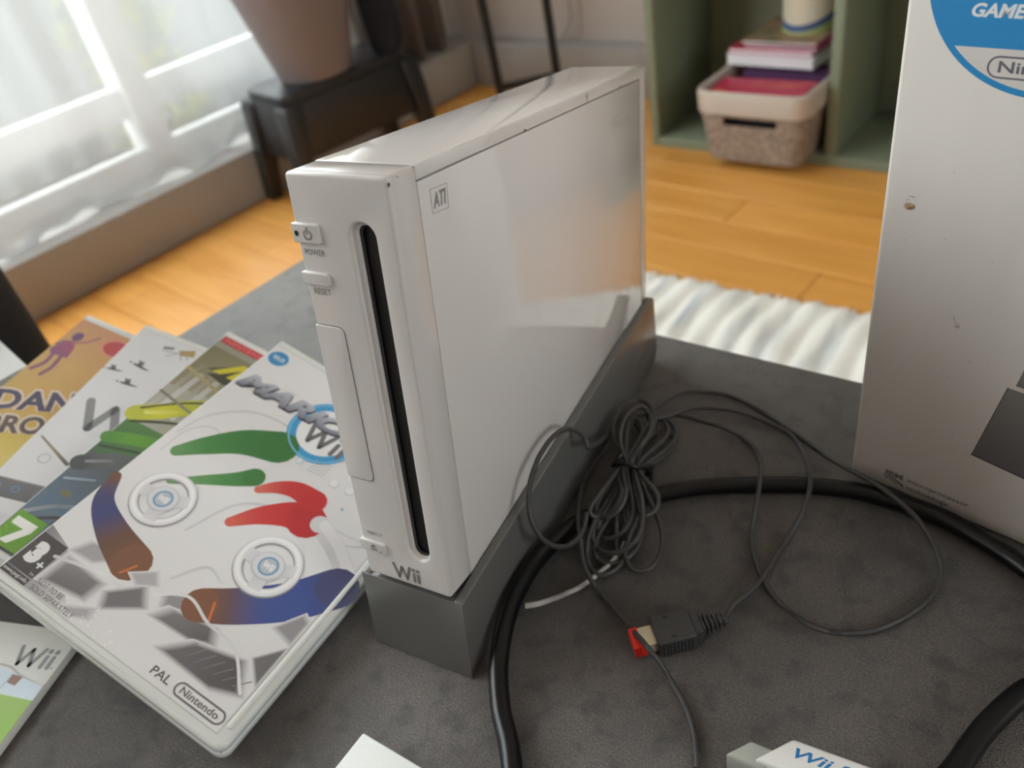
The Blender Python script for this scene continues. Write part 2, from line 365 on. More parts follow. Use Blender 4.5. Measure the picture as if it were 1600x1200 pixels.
class Ink:
    def __init__(s, z=0.06, step=0.03): s.v = []; s.f = []; s.c = []; s.z = z; s.step = step; s.k = 0
    def lay(s): s.k += 1; return s.z + s.step * s.k
    def tri(s, pts, cols, faces, z):
        k = len(s.v); s.v += [(x, y, z) for x, y in pts]
        for f in faces: s.f.append(tuple(i + k for i in f)); s.c.append([cols[i] for i in f])
    def poly(s, pts, col):
        cols = [lin(c) for c in col] if isinstance(col, list) else [lin(col)] * len(pts)
        fs = tessellate_polygon([[Vector((x, y, 0)) for x, y in pts]])
        s.tri(pts, cols, [tuple(f) for f in fs], s.lay()); return s
    def rect(s, x0, x1, y0, y1, col, r=0): return s.poly(rrect(x0, x1, y0, y1, r) if r else [(x0, y0), (x1, y0), (x1, y1), (x0, y1)], col)
    def ell(s, cx, cy, rx, ry, col, rot=0, n=40):
        c, q = math.cos(rot), math.sin(rot)
        return s.poly([(cx + rx * math.cos(a) * c - ry * math.sin(a) * q, cy + rx * math.cos(a) * q + ry * math.sin(a) * c) for a in [2 * math.pi * k / n for k in range(n)]], col)
    def soft(s, cx, cy, rx, ry, col, edge, inner=0.55, rot=0, n=32):  # ellipse fading to the paper colour
        c, q = math.cos(rot), math.sin(rot); ring = lambda f: [(cx + rx * f * math.cos(a) * c - ry * f * math.sin(a) * q, cy + rx * f * math.cos(a) * q + ry * f * math.sin(a) * c) for a in [2 * math.pi * k / n for k in range(n)]]
        pts = ring(inner) + ring(1); cols = [lin(col)] * n + [lin(edge)] * n
        s.tri(pts, cols, [tuple(range(n))] + [(i, (i + 1) % n, n + (i + 1) % n, n + i) for i in range(n)], s.lay()); return s
    def softpoly(s, P, col, edge, inner=0.6):  # polygon whose border fades to the paper colour
        n = len(P); cx = sum(p[0] for p in P) / n; cy = sum(p[1] for p in P) / n
        pts = [(cx + (x - cx) * inner, cy + (y - cy) * inner) for x, y in P] + list(P)
        cols = [lin(c_) for c_ in (col if isinstance(col, list) else [col] * n)] + [lin(edge)] * n
        s.tri(pts, cols, [tuple(range(n))] + [(i, (i + 1) % n, n + (i + 1) % n, n + i) for i in range(n)], s.lay()); return s
    def ring(s, cx, cy, ro, ri, col, ry=1.0, a0=0, a1=360, n=56):
        A = [math.radians(a0 + (a1 - a0) * k / n) for k in range(n + 1)]
        pts = [(cx + ro * math.cos(a), cy + ro * ry * math.sin(a)) for a in A] + [(cx + ri * math.cos(a), cy + ri * ry * math.sin(a)) for a in A]
        s.tri(pts, [lin(col)] * len(pts), [(k, k + 1, n + 2 + k, n + 1 + k) for k in range(n)], s.lay()); return s
    def stroke(s, path, w, col, smooth=True, res=6, cap=True, w1=None):
        P = [Vector((p.x, p.y)) for p in spline([(x, y, 0) for x, y in path], res)] if smooth and len(path) > 2 else [Vector(p) for p in path]
        if not smooth and len(P) > 2:
            for i in range(len(P) - 1): s.stroke([tuple(P[i]), tuple(P[i + 1])], w, col if not isinstance(col, list) else col[0], smooth=False, cap=cap); s.k -= 1
            s.k += 1; return s
        n = len(P); L = []; R = []; cols = col if isinstance(col, list) else [col, col]
        for i in range(n):
            t = (P[min(i + 1, n - 1)] - P[max(i - 1, 0)]).normalized(); q = Vector((-t.y, t.x))
            ww = w if w1 is None else w + (w1 - w) * i / (n - 1)
            L.append(P[i] + q * ww / 2); R.append(P[i] - q * ww / 2)
        def cc(t):
            t *= len(cols) - 1; k = min(int(t), len(cols) - 2); a = lin(cols[k]); b = lin(cols[k + 1]); t -= k
            return tuple(a[j] * (1 - t) + b[j] * t for j in range(4))
        C = [cc(i / (n - 1)) for i in range(n)]
        z = s.lay()
        s.tri([tuple(p) for p in L + R], C + C, [(i, n + i, n + i + 1, i + 1) for i in range(n - 1)], z)
        if cap:
            for p, c_, ww in ((P[0], C[0], w), (P[-1], C[-1], w if w1 is None else w1)):
                m = 14; s.tri([(p.x + ww / 2 * math.cos(2 * math.pi * k / m), p.y + ww / 2 * math.sin(2 * math.pi * k / m)) for k in range(m)], [c_] * m, [tuple(range(m))], z + s.step * 0.4)
        return s
    def text(s, t, x, y, w, h, col, rot=0, bold=0.0, shear=0.0, spacing=1.0, col2=None):
        """x, y: lower-left of the ink box; w, h: its size (h None keeps proportion)"""
        V, F, x0, x1, y0, y1 = text_polys(t, bold, shear, spacing)
        sxx = w / (x1 - x0); syy = sxx if h is None else h / (y1 - y0)
        c, q = math.cos(rot), math.sin(rot); pts = []; cols = []
        A = lin(col); B = lin(col2) if col2 else A
        for px, py in V:
            u, v = (px - x0) * sxx, (py - y0) * syy; pts.append((x + u * c - v * q, y + u * q + v * c))
            f = (py - y0) / (y1 - y0); cols.append(tuple(A[j] * (1 - f) + B[j] * f for j in range(4)))
        s.tri(pts, cols, F, s.lay()); return s
    def build(s, name, mat, parent, M4=None):
        me = bpy.data.meshes.new(name)
        me.from_pydata([(x * MM, y * MM, z * MM) for x, y, z in s.v], [], s.f); me.update()
        ca = me.color_attributes.new('ink', 'FLOAT_COLOR', 'CORNER')
        i = 0
        for p, cs in zip(me.polygons, s.c):
            for li, c_ in zip(p.loop_indices, cs): ca.data[li].color = c_
        bm = bmesh.new(); bm.from_mesh(me)
        for f in bm.faces:
            if f.normal.z < 0: f.normal_flip()
        bm.to_mesh(me); bm.free()
        if M4 is not None: me.transform(M4)
        return link(name, me, mat, parent)
def logo_strokes(ink, x, y, w, h, col, th=None, rot=0):
    """four letters: a W of slanting strokes and two dotted stems"""
    th = th or w * 0.105; c, q = math.cos(rot), math.sin(rot)
    T = lambda px, py: (x + px * w * c - py * h * q, y + px * w * q + py * h * c)
    ink.stroke([T(0.04, 1), T(0.20, 0.04), T(0.355, 0.9), T(0.51, 0.04), T(0.66, 1)], th, col, smooth=False)
    for px in (0.80, 0.97):
        ink.stroke([T(px, 0.04), T(px, 0.62)], th, col, smooth=False)
        cx, cy = T(px, 0.93); ink.ell(cx, cy, th * 0.62, th * 0.62, col)
    return ink

# ================================================================== the room
STR = 'structure'
fb = MB().rbox(-140, 3700, -3900, 260, ZF - 60, ZF - 14)
floor = fb.build('floor', M['wood'], None); floor['kind'] = STR
PW_, PL_ = 92, 900
plank_me = {}
def plank(L):
    if L not in plank_me:
        plank_me[L] = MB().box(0, L, 0, PW_ - 1.2, -13.5, 0).mesh('plank', bevel=1.0, seg=1)
        plank_me[L].materials.append(M['wood'])
    return plank_me[L]
row = 0; y = 92
while y > -2850:
    x = 2 - (row * 331) % 880; y -= PW_
    while x < 2500:
        x1 = x + PL_ - 1.2; xs = max(x, 2)
        if x1 - xs > 60:
            o = bpy.data.objects.new('plank', plank(round(x1 - xs))); COL.objects.link(o)
            o.rotation_euler = (0, 0, TH); o.location = rm(xs, y, ZF) * MM; o.parent = floor
        x += PL_
    row += 1

# left wall with the window opening, the low ledge and far wall
WX = -130
w = MB(); w.rbox(WX - 120, WX, -3900, -3500, ZF - 60, 2080); w.rbox(WX - 120, WX, -310, 140, ZF - 60, 2080)
w.rbox(WX - 120, WX, -3500, -310, ZF - 60, -300); w.rbox(WX - 120, WX, -3500, -310, 1900, 2080)
wl = w.build('wall_left', M['wall']); wl['kind'] = STR
wb = MB().bbox_(WX - 200, 3920, 60, 180, ZF - 60, 2080).build('wall_back', M['wall']); wb['kind'] = STR
wr = MB().rbox(3700, 3820, -3900, -1880, ZF - 60, 2080).rbox(3700, 3820, -1120, 300, ZF - 60, 2080).rbox(3700, 3820, -1880, -1120, ZF - 60, 300).rbox(3700, 3820, -1880, -1120, 1340, 2080).build('wall_right', M['wall']); wr['kind'] = STR
wf = MB().rbox(WX - 120, 3820, -4020, -3900, ZF - 60, 2080).build('wall_front', M['wall']); wf['kind'] = STR
ce = MB().rbox(WX - 120, 3820, -4020, 400, 2080, 2180).build('ceiling', M['ceiling']); ce['kind'] = STR
bl = MB().rbox(WX, 0, -3900, 60, ZF, -304).build('baseboard_left', M['ledge'], bevel=4); bl['kind'] = STR
bb = MB().bbox_(4, 3700, 0, 60, ZF, -304).build('baseboard_back', M['ledge'], bevel=4); bb['kind'] = STR

# window: white frame, posts, panes
wn = empty('window_1', rm(WX - 60, -2040, -185)); wn['kind'] = STR
def at_window(mb, name, mat, bevel=0):
    o = mb.build(name, mat, None, bevel=bevel); o.parent = wn; o.matrix_parent_inverse = wn.matrix_world.inverted(); return o
at_window(MB().rbox(WX - 60, WX - 25, -3500, -310, -185, -120), 'middle_rail', M['window_white'], 3)
at_window(MB().rbox(WX - 60, WX - 25, -3500, -310, -300, -255), 'bottom_rail', M['window_white'], 3)
at_window(MB().rbox(WX - 80, WX - 5, -3500, -310, 1840, 1900), 'top_rail', M['window_white'], 3)
posts = [-3500, -2900, -2240, -1560, -898, -370]
for px in posts: at_window(MB().rbox(WX - 82, WX + 2, px, px + 60, -258, 1840), 'post', M['window_white'], 3)
for a, b in zip(posts[:-1], posts[1:]):
    at_window(MB().rbox(WX - 46, WX - 40, a + 58, b + 2, -122, 1842), 'pane', M['glass'])
    at_window(MB().rbox(WX - 46, WX - 40, a + 58, b + 2, -257, -183), 'pane', M['glass'])

def adopt(o, p): o.parent = p; o.matrix_parent_inverse = p.matrix_world.inverted(); return o
w2 = empty('added_window', rm(3760, -1500, 300)); w2['kind'] = STR  # unseen window, added and sized to brighten right-hand faces, rug and floor
for py in (-1880, -1180): adopt(MB().rbox(3720, 3790, py, py + 60, 300, 1340).build('post', M['window_white'], None, bevel=3), w2)
for z_ in (300, 1280): adopt(MB().rbox(3720, 3790, -1820, -1180, z_, z_ + 60).build('rail', M['window_white'], None, bevel=3), w2)
for p0, p1 in ((-1822, -1178),): adopt(MB().rbox(3750, 3756, p0, p1, 358, 1282).build('pane', M['glass']), w2)
# outside: balcony floor, slatted railing, shrub, facade across the yard
bo = MB().rbox(-1500, WX - 122, -5200, 1600, -700, -640).build('balcony_slab', M['concrete']); tag(bo, 'pale concrete balcony slab outside the window', 'balcony')
rl = empty('balcony_railing', rm(-1150, -800, -640)); tag(rl, 'grey slatted balcony railing seen blurred through the sheer curtain', 'railing')
def adopt(o, p): o.parent = p; o.matrix_parent_inverse = p.matrix_world.inverted(); return o
for k in range(44):
    yy = -3800 + k * 115
    adopt(MB().rbox(-1160, -1135, yy, yy + 62, -640, 420).build('slat', M['rail']), rl)
for z in (-560, 380): adopt(MB().rbox(-1190, -1160, -3850, 1250, z, z + 45).build('rail', M['rail'], bevel=4), rl)
random.seed(3)
for nm, yy, lab in (('garden_shrub', -560, 'yellow-green shrub on the balcony beside the window post'), ('garden_shrub', -1500, 'yellow-green shrub behind the left part of the sheer curtain')):
    sh = empty(nm, rm(-800, yy, -640)); tag(sh, lab, 'shrub')
    leaf = MB()
    for _ in range(420):
        a = random.uniform(0, 6.28); q = random.random() ** .5 * 150; h = random.uniform(120, 640)
        p = rm(-800 + q * math.cos(a), yy + q * math.sin(a), -640 + h); d1 = Vector((random.uniform(-1, 1), random.uniform(-1, 1), random.uniform(-.3, 1))).normalized(); d2 = d1.orthogonal().normalized(); d3 = d1.cross(d2)
        Lf = random.uniform(40, 70)
        leaf.add([p, p + d1 * Lf * .5 + d2 * Lf * .22 + d3 * 3, p + d1 * Lf, p + d1 * Lf * .5 - d2 * Lf * .22 + d3 * 3, p + d1 * Lf * .5 - d3 * 2], [(0, 1, 4), (1, 2, 4), (2, 3, 4), (3, 0, 4)])
    adopt(leaf.build('leaves', M['leaf'], kind='stuff'), sh)
    adopt(MB().lathe([(95, 0), (130, 220), (120, 220), (110, 190)], rm(-800, yy, -640)).build('tub', M['facade']), sh)
fc = empty('neighbour_house', rm(-7500, 0, -4000)); tag(fc, 'pale house across the yard beyond the balcony railing', 'building')
adopt(MB().rbox(-8300, -7500, -9000, 9000, -4000, 1400).build('wall', M['facade']), fc)
gy = MB().rbox(-16000, -1500, -16000, 16000, -4100, -4000).build('ground', M['lawn']); gy['kind'] = STR

# ------------------------------------------------------------------ curtains
def cloth(name, mat, x0, y0, y1, zt, fb_, amp, wl_, ny, nz, drift=0.0, thick=0):
    vs = []; fs = []
    for j in range(nz + 1):
        t = j / nz
        for i in range(ny + 1):
            s_ = i / ny; yy = y0 + (y1 - y0) * s_
            zb = fb_(s_); z = zt + (zb - zt) * t
            ph = 2 * math.pi * yy / wl_
            a = amp * (0.35 + 0.65 * t)
            xx = x0 + a * math.sin(ph + 0.7 * math.sin(yy / 310)) + 0.4 * a * math.sin(2.3 * ph + 1) + drift * max(0, t - .93) / .07
            vs.append(rm(xx, yy, z))
    for j in range(nz):
        for i in range(ny):
            k = j * (ny + 1) + i; fs.append((k, k + 1, k + ny + 2, k + ny + 1))
    o = MB().add(vs, fs).build(name, mat, None, angle=180)
    if thick:
        md = o.modifiers.new('cloth_thickness', 'SOLIDIFY'); md.thickness = thick * MM
    return o
sc = empty('sheer_curtain', rm(-70, -1500, 1950)); tag(sc, 'long sheer white curtain hanging over the window and its low ledge', 'curtain')
hem = lambda s_: -300 + 10 * math.sin(s_ * 31) + 6 * math.sin(s_ * 71)
adopt(cloth('cloth', M['sheer'], -72, -1420, -310, 1950, hem, 16, 330, 210, 40, 14), sc)
adopt(MB().tube([rm(-72, -3450, 1965), rm(-72, -1500, 1965), rm(-72, -60, 1965)], 12).build('rod', M['steel']), sc)
hb = MB()
P = []
for i in range(421):
    s_ = i / 420; yy = -1420 + 1110 * s_; ph = 2 * math.pi * yy / 330; xx = -72 + 16 * math.sin(ph + .7 * math.sin(yy / 310)) + 6.4 * math.sin(2.3 * ph + 1) + 14
    P.append((xx, yy, hem(s_)))
hv = []; hf = []
for x_, y_, z_ in P: hv += [rm(x_ + 1, y_, z_), rm(x_ + 1, y_, z_ + 26)]
for i in range(420): hf.append((2 * i, 2 * i + 2, 2 * i + 3, 2 * i + 1))
adopt(MB().add(hv, hf).build('hem', M['sheer'], angle=180), sc)
dr = cloth('drape', M['drape'], -55, -290, -8, 1950, lambda s_: -296 + 6 * math.sin(s_ * 20), 26, 88, 90, 12, 0, 3)
tag(dr, 'thick taupe drape hanging in folds in the room corner', 'curtain')

# ------------------------------------------------------------------ stool, planter, cloth bag
A_, B_, C_ = Vector((-1206, 1028, 0)), Vector((-1085, 1056, 0)), Vector((-930, 1245, 0))
st = empty('step_stool', (-1085, 1140, ZF)); tag(st, 'black plastic step stool under the mauve planter by the window', 'stool')
sx_, sy_ = Vector((0.32, 0.9474, 0)), Vector((-0.9474, 0.32, 0))       # long and short direction of the stool
O_ = Vector((-1078, 1030, 0)); SL, SW = 330, 165
ZT = -172
adopt(MB().prism([tuple((O_ + sx_ * u + sy_ * v).xy) for u, v in rrect(0, SL, 0, SW, 26)], ZT - 26, ZT).build('seat', M['stool_black'], bevel=6, seg=3), st)
for nm, u0, u1, v0, v1 in (('apron', -5, SL + 5, -6, 4), ('apron', 8, SL - 8, SW - 14, SW - 6), ('apron', -6, 4, -6, SW + 6), ('apron', SL - 16, SL - 8, 6, SW - 6)):
    adopt(MB().obox(O_, sx_, sy_, u0, u1, v0, v1, ZT - 138, ZT - 20).build(nm, M['stool_black'], bevel=3), st)
for u, v, du, dv in ((12, 10, -26, -16), (SL - 12, 10, 26, -16), (12, SW - 10, -26, 16), (SL - 12, SW - 10, 26, 16)):
    lg = MB(); q = lambda uu, vv, r: [O_ + sx_ * (uu + a) + sy_ * (vv + b) for a, b in ((-r, -r), (r, -r), (r, r), (-r, r))]
    lo = [p + Vector((0, 0, ZF)) for p in q(u + du, v + dv, 15)]; hi = [p + Vector((0, 0, ZT - 22)) for p in q(u, v, 24)]
    adopt(lg.hexa(lo + hi).build('leg', M['stool_black'], bevel=4), st)
pl = empty('planter', (-1104, 1180, ZT)); tag(pl, 'large tapered mauve-brown plant pot standing on the black step stool', 'plant pot')
pc = (-1104, 1180, ZT)
adopt(MB().lathe([(70, 0), (78, 3), (100, 90), (124, 190), (136, 270), (139, 276), (139, 300), (132, 300), (128, 270), (124, 262)], pc, 56).build('pot', M['planter']), pl)
adopt(MB().lathe([(125, 266), (123, 272), (60, 276), (10, 278)], pc, 40).build('soil', M['soil']), pl)
random.seed(11)
lv = MB()
for k in range(16):
    a = k * 2.4; L_ = random.uniform(260, 420); wdt = random.uniform(26, 40); base = Vector(pc) + Vector((30 * math.cos(a), 30 * math.sin(a), 274)); d_ = Vector((math.cos(a), math.sin(a), 0)); n_ = Vector((-math.sin(a), math.cos(a), 0)); prev = None
    for j in range(9):
        t = j / 8; c_ = base + d_ * (L_ * .2 * t * t) + Vector((0, 0, L_ * (t - .25 * t * t))); hw = wdt * math.sin(math.pi * (0.08 + .9 * t)); cur = [c_ - n_ * hw, c_ + Vector((0, 0, -3)), c_ + n_ * hw]
        if prev: lv.add(prev + cur, [(0, 1, 4, 3), (1, 2, 5, 4)])
        prev = cur
adopt(lv.build('foliage', M['leaf'], kind='stuff'), pl)
bg_ = empty('cloth_bag', (-1006, 1318, ZT)); tag(bg_, 'dark navy cloth bag standing behind the mauve planter on the black step stool', 'bag')
bv = []
for j, (rx_, ry_, z) in enumerate([(30, 22, 0), (38, 28, 20), (40, 30, 90), (38, 27, 160), (36, 22, 220), (32, 14, 270), (30, 8, 300)]):
    bv.append([Vector((-1006, 1318, ZT + z)) + Vector((0.8, 0.6, 0)) * rx_ * math.cos(a) * (1 + .05 * math.sin(5 * a + z)) + Vector((-0.6, 0.8, 0)) * ry_ * math.sin(a) * (1 + .06 * math.sin(3 * a + z / 40)) for a in [2 * math.pi * k / 28 for k in range(28)]])
vs = [p for r in bv for p in r]; fs = [(j * 28 + k, j * 28 + (k + 1) % 28, (j + 1) * 28 + (k + 1) % 28, (j + 1) * 28 + k) for j in range(6) for k in range(28)] + [tuple(range(27, -1, -1)), tuple(6 * 28 + k for k in range(28))]
adopt(MB().add(vs, fs).build('body', M['bag']), bg_)
for s_ in (-1, 1):
    c_ = Vector((-1006, 1318, ZT + 295)) + Vector((-0.6, 0.8, 0)) * 6 * s_
    adopt(MB().tube([c_ + Vector((0.8, 0.6, 0)) * -20, c_ + Vector((-12, -9, 70)), c_ + Vector((12, 9, 70)), c_ + Vector((0.8, 0.6, 0)) * 20], 4).build('handle', M['bag']), bg_)

# ------------------------------------------------------------------ thin black metal stand and a pale wire on the wall
ms = empty('metal_stand', (-900, 1500, ZF)); tag(ms, 'thin black metal stand with two uprights in front of the back wall', 'stand')
for (bx_, by_, tx_, ty_) in ((-774.9, 1382.3, -800.9, 1366.5), (-672.8, 1461.5, -684.0, 1455.8)):
    adopt(MB().tube([(bx_, by_, ZF), ((bx_ + tx_) / 2, (by_ + ty_) / 2, ZF + 560), (tx_, ty_, ZF + 1120)], 9.5, seg=12).build('upright', M['steel']), ms)
for z_ in (140, 1080):
    f_q = z_ / 1120
    adopt(MB().tube([(-774.9 - 26 * f_q, 1382.3 - 15.8 * f_q, ZF + z_), (-724 - 18 * f_q, 1422 - 11 * f_q, ZF + z_), (-672.8 - 11.2 * f_q, 1461.5 - 5.7 * f_q, ZF + z_)], 9, seg=10).build('crossbar', M['steel']), ms)
WALL_WIRE = [rm(330, 48, 420), rm(338, 48, 60), (-773, 1768, -203), (-771, 1767, -240), (-793, 1773, -279), (-833, 1779, -321), (-862, 1776, -380), (-880, 1770, ZF + 3.5)]
ww = MB().tube(WALL_WIRE, 3.4, seg=8).build('wall_wire', M['wire_light']); tag(ww, 'pale thin wire hanging down the back wall beside the black stand', 'wire')

# ------------------------------------------------------------------ sage cabinet
CF = Vector((-447, 1422, ZF)); ce_ = Vector((0.9816, -0.1908, 0)); cn_ = Vector((0.1908, 0.9816, 0))
cab = empty('cube_shelf', CF + ce_ * 380); tag(cab, 'sage green open cube shelf standing against the back wall', 'shelf')
def cpart(name, x0, x1, y0, y1, z0, z1, bevel=1.2): return adopt(MB().obox(CF, ce_, cn_, x0, x1, y0, y1, z0, z1).build(name, M['sage'], bevel=bevel), cab)
cpart('side_panel', 0, 18, 0, 244, 0, 760); cpart('side_panel', 752, 770, 0, 244, 0, 760)
cpart('bottom_panel', 18, 752, 0, 237, 0, 20); cpart('top_panel', 0, 770, 0, 244, 760, 778)
cpart('divider', 372, 391, 1, 237, 20, 382); cpart('divider', 372, 391, 1, 237, 400, 760)
cpart('shelf_board', 18, 752, 1, 237, 382, 400); cpart('back_panel', 18, 752, 237, 243, 0, 760, 0)

# basket: tapered lattice tub with a smooth rim and a hand hole
BK = CF + Vector((0, 0, 20))
bk = empty('basket', CF + ce_ * 245 + cn_ * 30 + Vector((0, 0, 20))); tag(bk, 'taupe plastic basket with lattice sides full of magazines in the green shelf', 'basket')
bc = CF + ce_ * 257 + cn_ * 20
def loop_pts(hw, hd, z, r, n=5): return [bc + ce_ * x + cn_ * y + Vector((0, 0, z)) for x, y in rrect(-hw, hw, -hd, hd, r, n)]
def sub(P, k=4):
    out = []
    for i in range(len(P)):
        for j in range(k): out.append(P[i].lerp(P[(i + 1) % len(P)], j / k))
    return out
def shell(levels, hole=None):
    mb = MB(); vs = []; n = len(levels[0])
    for l in levels: vs += l
    fs = []
    for j in range(len(levels) - 1):
        for k in range(n):
            c_ = (levels[j][k] + levels[j][(k + 1) % n]) / 2
            if hole and hole(j, c_): continue
            fs.append((j * n + k, j * n + (k + 1) % n, (j + 1) * n + (k + 1) % n, (j + 1) * n + k))
    return mb, vs, fs
lev = lambda off: [sub(loop_pts(92 - off + 13 * t, 86 - off + 13 * t, 20.6 + 97.4 * t, 22), 6) for t in (0, .15, .3, .45, .6, .75, .92, 1.0)]
n_ = len(lev(0)[0])
inhole = lambda j, c_: j == 5 and (c_ - bc).dot(cn_) < -75 and abs((c_ - bc).dot(ce_) - 0) < 42
vs = []; fs = []
for off in (0, 4):
    mb, v_, f_2 = shell(lev(off), inhole); k = len(vs); vs += v_; fs += [tuple(i + k for i in f) for f in f_2]
fs.append(tuple(range(n_ - 1, -1, -1)));
bo_ = MB().add(vs, fs).build('lattice_body', M['basket_weave']); adopt(bo_, bk)
mb, v_, f_2 = shell([loop_pts(105, 99, 116, 26), loop_pts(110, 104, 117, 30), loop_pts(112, 106, 154, 30), loop_pts(109, 103, 159, 28), loop_pts(101, 95, 157, 24), loop_pts(100, 94, 116, 22), loop_pts(105, 99, 116, 26)])
adopt(MB().add(v_, f_2).build('rim', M['basket']), bk)

def mag(name, label, mat, cx, cy, z, w_, d_, t_, rot, group='magazines in the basket', tilt=0, side=None):
    """a magazine or book: paper block between two cover sheets"""
    e1 = ce_ * math.cos(rot) + cn_ * math.sin(rot); e2 = Vector((-e1.y, e1.x, 0)); up = Vector((0, 0, 1))
    if tilt: e1, up = e1 * math.cos(tilt) + up * math.sin(tilt), up * math.cos(tilt) - e1 * math.sin(tilt)
    R3 = Matrix((e1, e2, up)).transposed()
    o = empty(name, CF + ce_ * cx + cn_ * cy + Vector((0, 0, z)), R3); tag(o, label, {'book': 'book', 'paper_stack': 'paper'}.get(name, 'magazine'), group)
    c = min(1.2, t_ * .2)
    MB().box(-w_ / 2 + 2, w_ / 2 - 2, -d_ / 2 + 1, d_ / 2 - 2, c, t_ - c).build('pages', side or M['paper'], o)
    MB().box(-w_ / 2, w_ / 2, -d_ / 2, d_ / 2, 0, c).build('back_cover', mat, o); MB().box(-w_ / 2, w_ / 2, -d_ / 2, d_ / 2, t_ - c, t_).build('front_cover', mat, o)
    return o
mag('book', 'made-up dark filler book standing in for the shaded hollow of the taupe basket', M['hollow_shade'], 257, 20, 26, 160, 140, 100, 0.0, side=M['hollow_shade'])  # made-up filler; its dark sides paint the shade behind the hand hole
mag('magazine', 'crimson and pink magazine lying level with the front basket rim', M['crimson'], 254, -24, 140, 182, 90, 9, 0.02)
mag('book', 'orange book with an orange spine lying across the back of the basket', M['orange'], 268, 70, 127, 166, 60, 13, 0.0, side=M['orange'])
mag('book', 'purple book lying on top of the orange book', M['purple'], 269, 70, 141, 164, 60, 12, -0.02, side=M['purple'])
mag('paper_stack', 'thick wad of white paper lying over the back of the basket', M['paper'], 238, 140, 160, 178, 172, 20, -0.05)
mag('magazine', 'pale pink magazine lying on the wad of white paper', M['pink'], 236, 142, 181, 170, 166, 8, -0.05)
mag('magazine', 'magenta magazine sticking out at the right of the pale pink one', M['magenta'], 258, 144, 190, 150, 160, 5, -0.1)
mag('magazine', 'tan topmost magazine under the cream tin', M['tan_cover'], 246, 148, 196, 150, 154, 5, -0.03)
TINP = tuple(CF + ce_ * 268 + cn_ * 165 + Vector((0, 0, 202)))
tn = empty('tin', TINP); tag(tn, 'cream tin with an orange label and blue stripe on top of the magazines', 'tin')
adopt(MB().lathe([(49, 0), (52, 2), (52, 150), (50, 152), (54, 153), (54, 168), (52, 170)], TINP, 48).build('can', M['tin'], bevel=0), tn)
def wrap(name, z0f, z1f, col, r=52.4, a0=0, a1=360, n=60):
    vs = []; fs = []
    for k in range(n + 1):
        a = math.radians(a0 + (a1 - a0) * k / n); p = Vector(TINP) + Vector((math.cos(a), math.sin(a), 0)) * r
        vs += [p + Vector((0, 0, z0f(a))), p + Vector((0, 0, z1f(a)))]
        if k: fs.append((2 * k - 2, 2 * k, 2 * k + 1, 2 * k - 1))
    adopt(MB().add(vs, fs).build(name, pbr(name, col, 0.4), angle=180), tn)
wrap('blue_stripe', lambda a: 26 + 22 * math.sin(a + 0.4), lambda a: 38 + 22 * math.sin(a + 0.4), (70, 96, 150))
wrap('green_stripe', lambda a: 6 + 14 * math.sin(a + 0.4), lambda a: 26 + 22 * math.sin(a + 0.4), (176, 190, 130))
wrap('orange_label', lambda a: 74, lambda a: 92, (222, 140, 84), 52.5, 200, 310, 24)

# ------------------------------------------------------------------ rug, armchair, coffee table
rg_u = Vector((0.9905, -0.1375, 0)); rg_v = Vector((0.1375, 0.9905, 0))
rug_c = Vector((-300, 923, ZF))
def rug():
    R3 = Matrix((rg_u, rg_v, Vector((0, 0, 1)))).transposed()
    nx, ny = 260, 56; LX, LY = 1300, 1000; vs = []; fs = []
    rnd = random.Random(5); ph = [rnd.uniform(0, 6.28) for _ in range(6)]
    edge = [rnd.uniform(-14, 9) for _ in range(nx + 1)]
    for j in range(ny + 1):
        for i in range(nx + 1):
            x = -30 + LX * i / nx; v = j / ny; y = -LY * (1 - v)
            if j == ny: y += edge[i]
            rib = abs(math.sin(x / 13 + 0.7 * math.sin(y / 50 + ph[0]) + .5 * math.sin(x / 140 + ph[1])))
            z = 6 + 7 * rib + 2.5 * math.sin(y / 23 + x / 31 + ph[2]) + rnd.uniform(-.8, .8)
            if j in (0, ny) or i in (0, nx): z = 0.3
            vs.append((x, y, z))
    for j in range(ny):
        for i in range(nx):
            k = j * (nx + 1) + i; fs.append((k, k + 1, k + nx + 2, k + nx + 1))
    o = MB().add(vs, fs).build('rug', M['rug'], None, angle=180)
    o.matrix_world = Matrix.Translation(rug_c * MM) @ R3.to_4x4(); o['label'] = 'ribbed white and pale blue woven rug under the coffee table'; o['category'] = 'rug'
    return o
rug()
ac = empty('armchair', (-640, 40, ZF)); ax = None; tag(ac, 'black upholstered armchair whose rounded arm shows beside the table', 'armchair')
def apart(name, x0, x1, y0, y1, z0, z1, bv):
    adopt(MB().box(x0, x1, y0, y1, z0, z1).build(name, M['armchair'], bevel=bv, seg=6), ac)
apart('seat', -880, -632, -340, 60, -260, 20, 50)
apart('armrest', -630, -436, -370, 112, -400, 175, 48); apart('armrest', -1076, -882, -370, 112, -400, 175, 48)
apart('backrest', -880, -632, -430, -342, -300, 420, 40)
for x_ in (-1030, -496):
    for y_ in (-340, 70): adopt(MB().lathe([(16, 0), (22, 24)], (x_, y_, ZF), 16).build('foot', M['steel']), ac)

tb = empty('coffee_table', (200, 0, ZF)); tag(tb, 'low coffee table with a dark stone-look laminate top', 'table')
c0 = Vector((-286, 244)); eu = Vector((0.9902, -0.1397)); ev = Vector((0.2160, 0.9764))
pl_ = [c0 - ev * 640, c0 + eu * 1060 - ev * 640, c0 + eu * 1060, c0]
adopt(MB().prism([tuple(p) for p in pl_], -28, 0).build('tabletop', M['table'], bevel=1.2), tb)
for u, v in ((40, -40), (1020, -40), (40, -600), (1020, -600)):
    p = c0 + eu * u + ev * v
    adopt(MB().obox((p.x, p.y, 0), eu.to_3d(), ev.to_3d(), -20, 20, -20, 20, ZF + 17, -28).build('leg', M['steel'], bevel=2), tb)

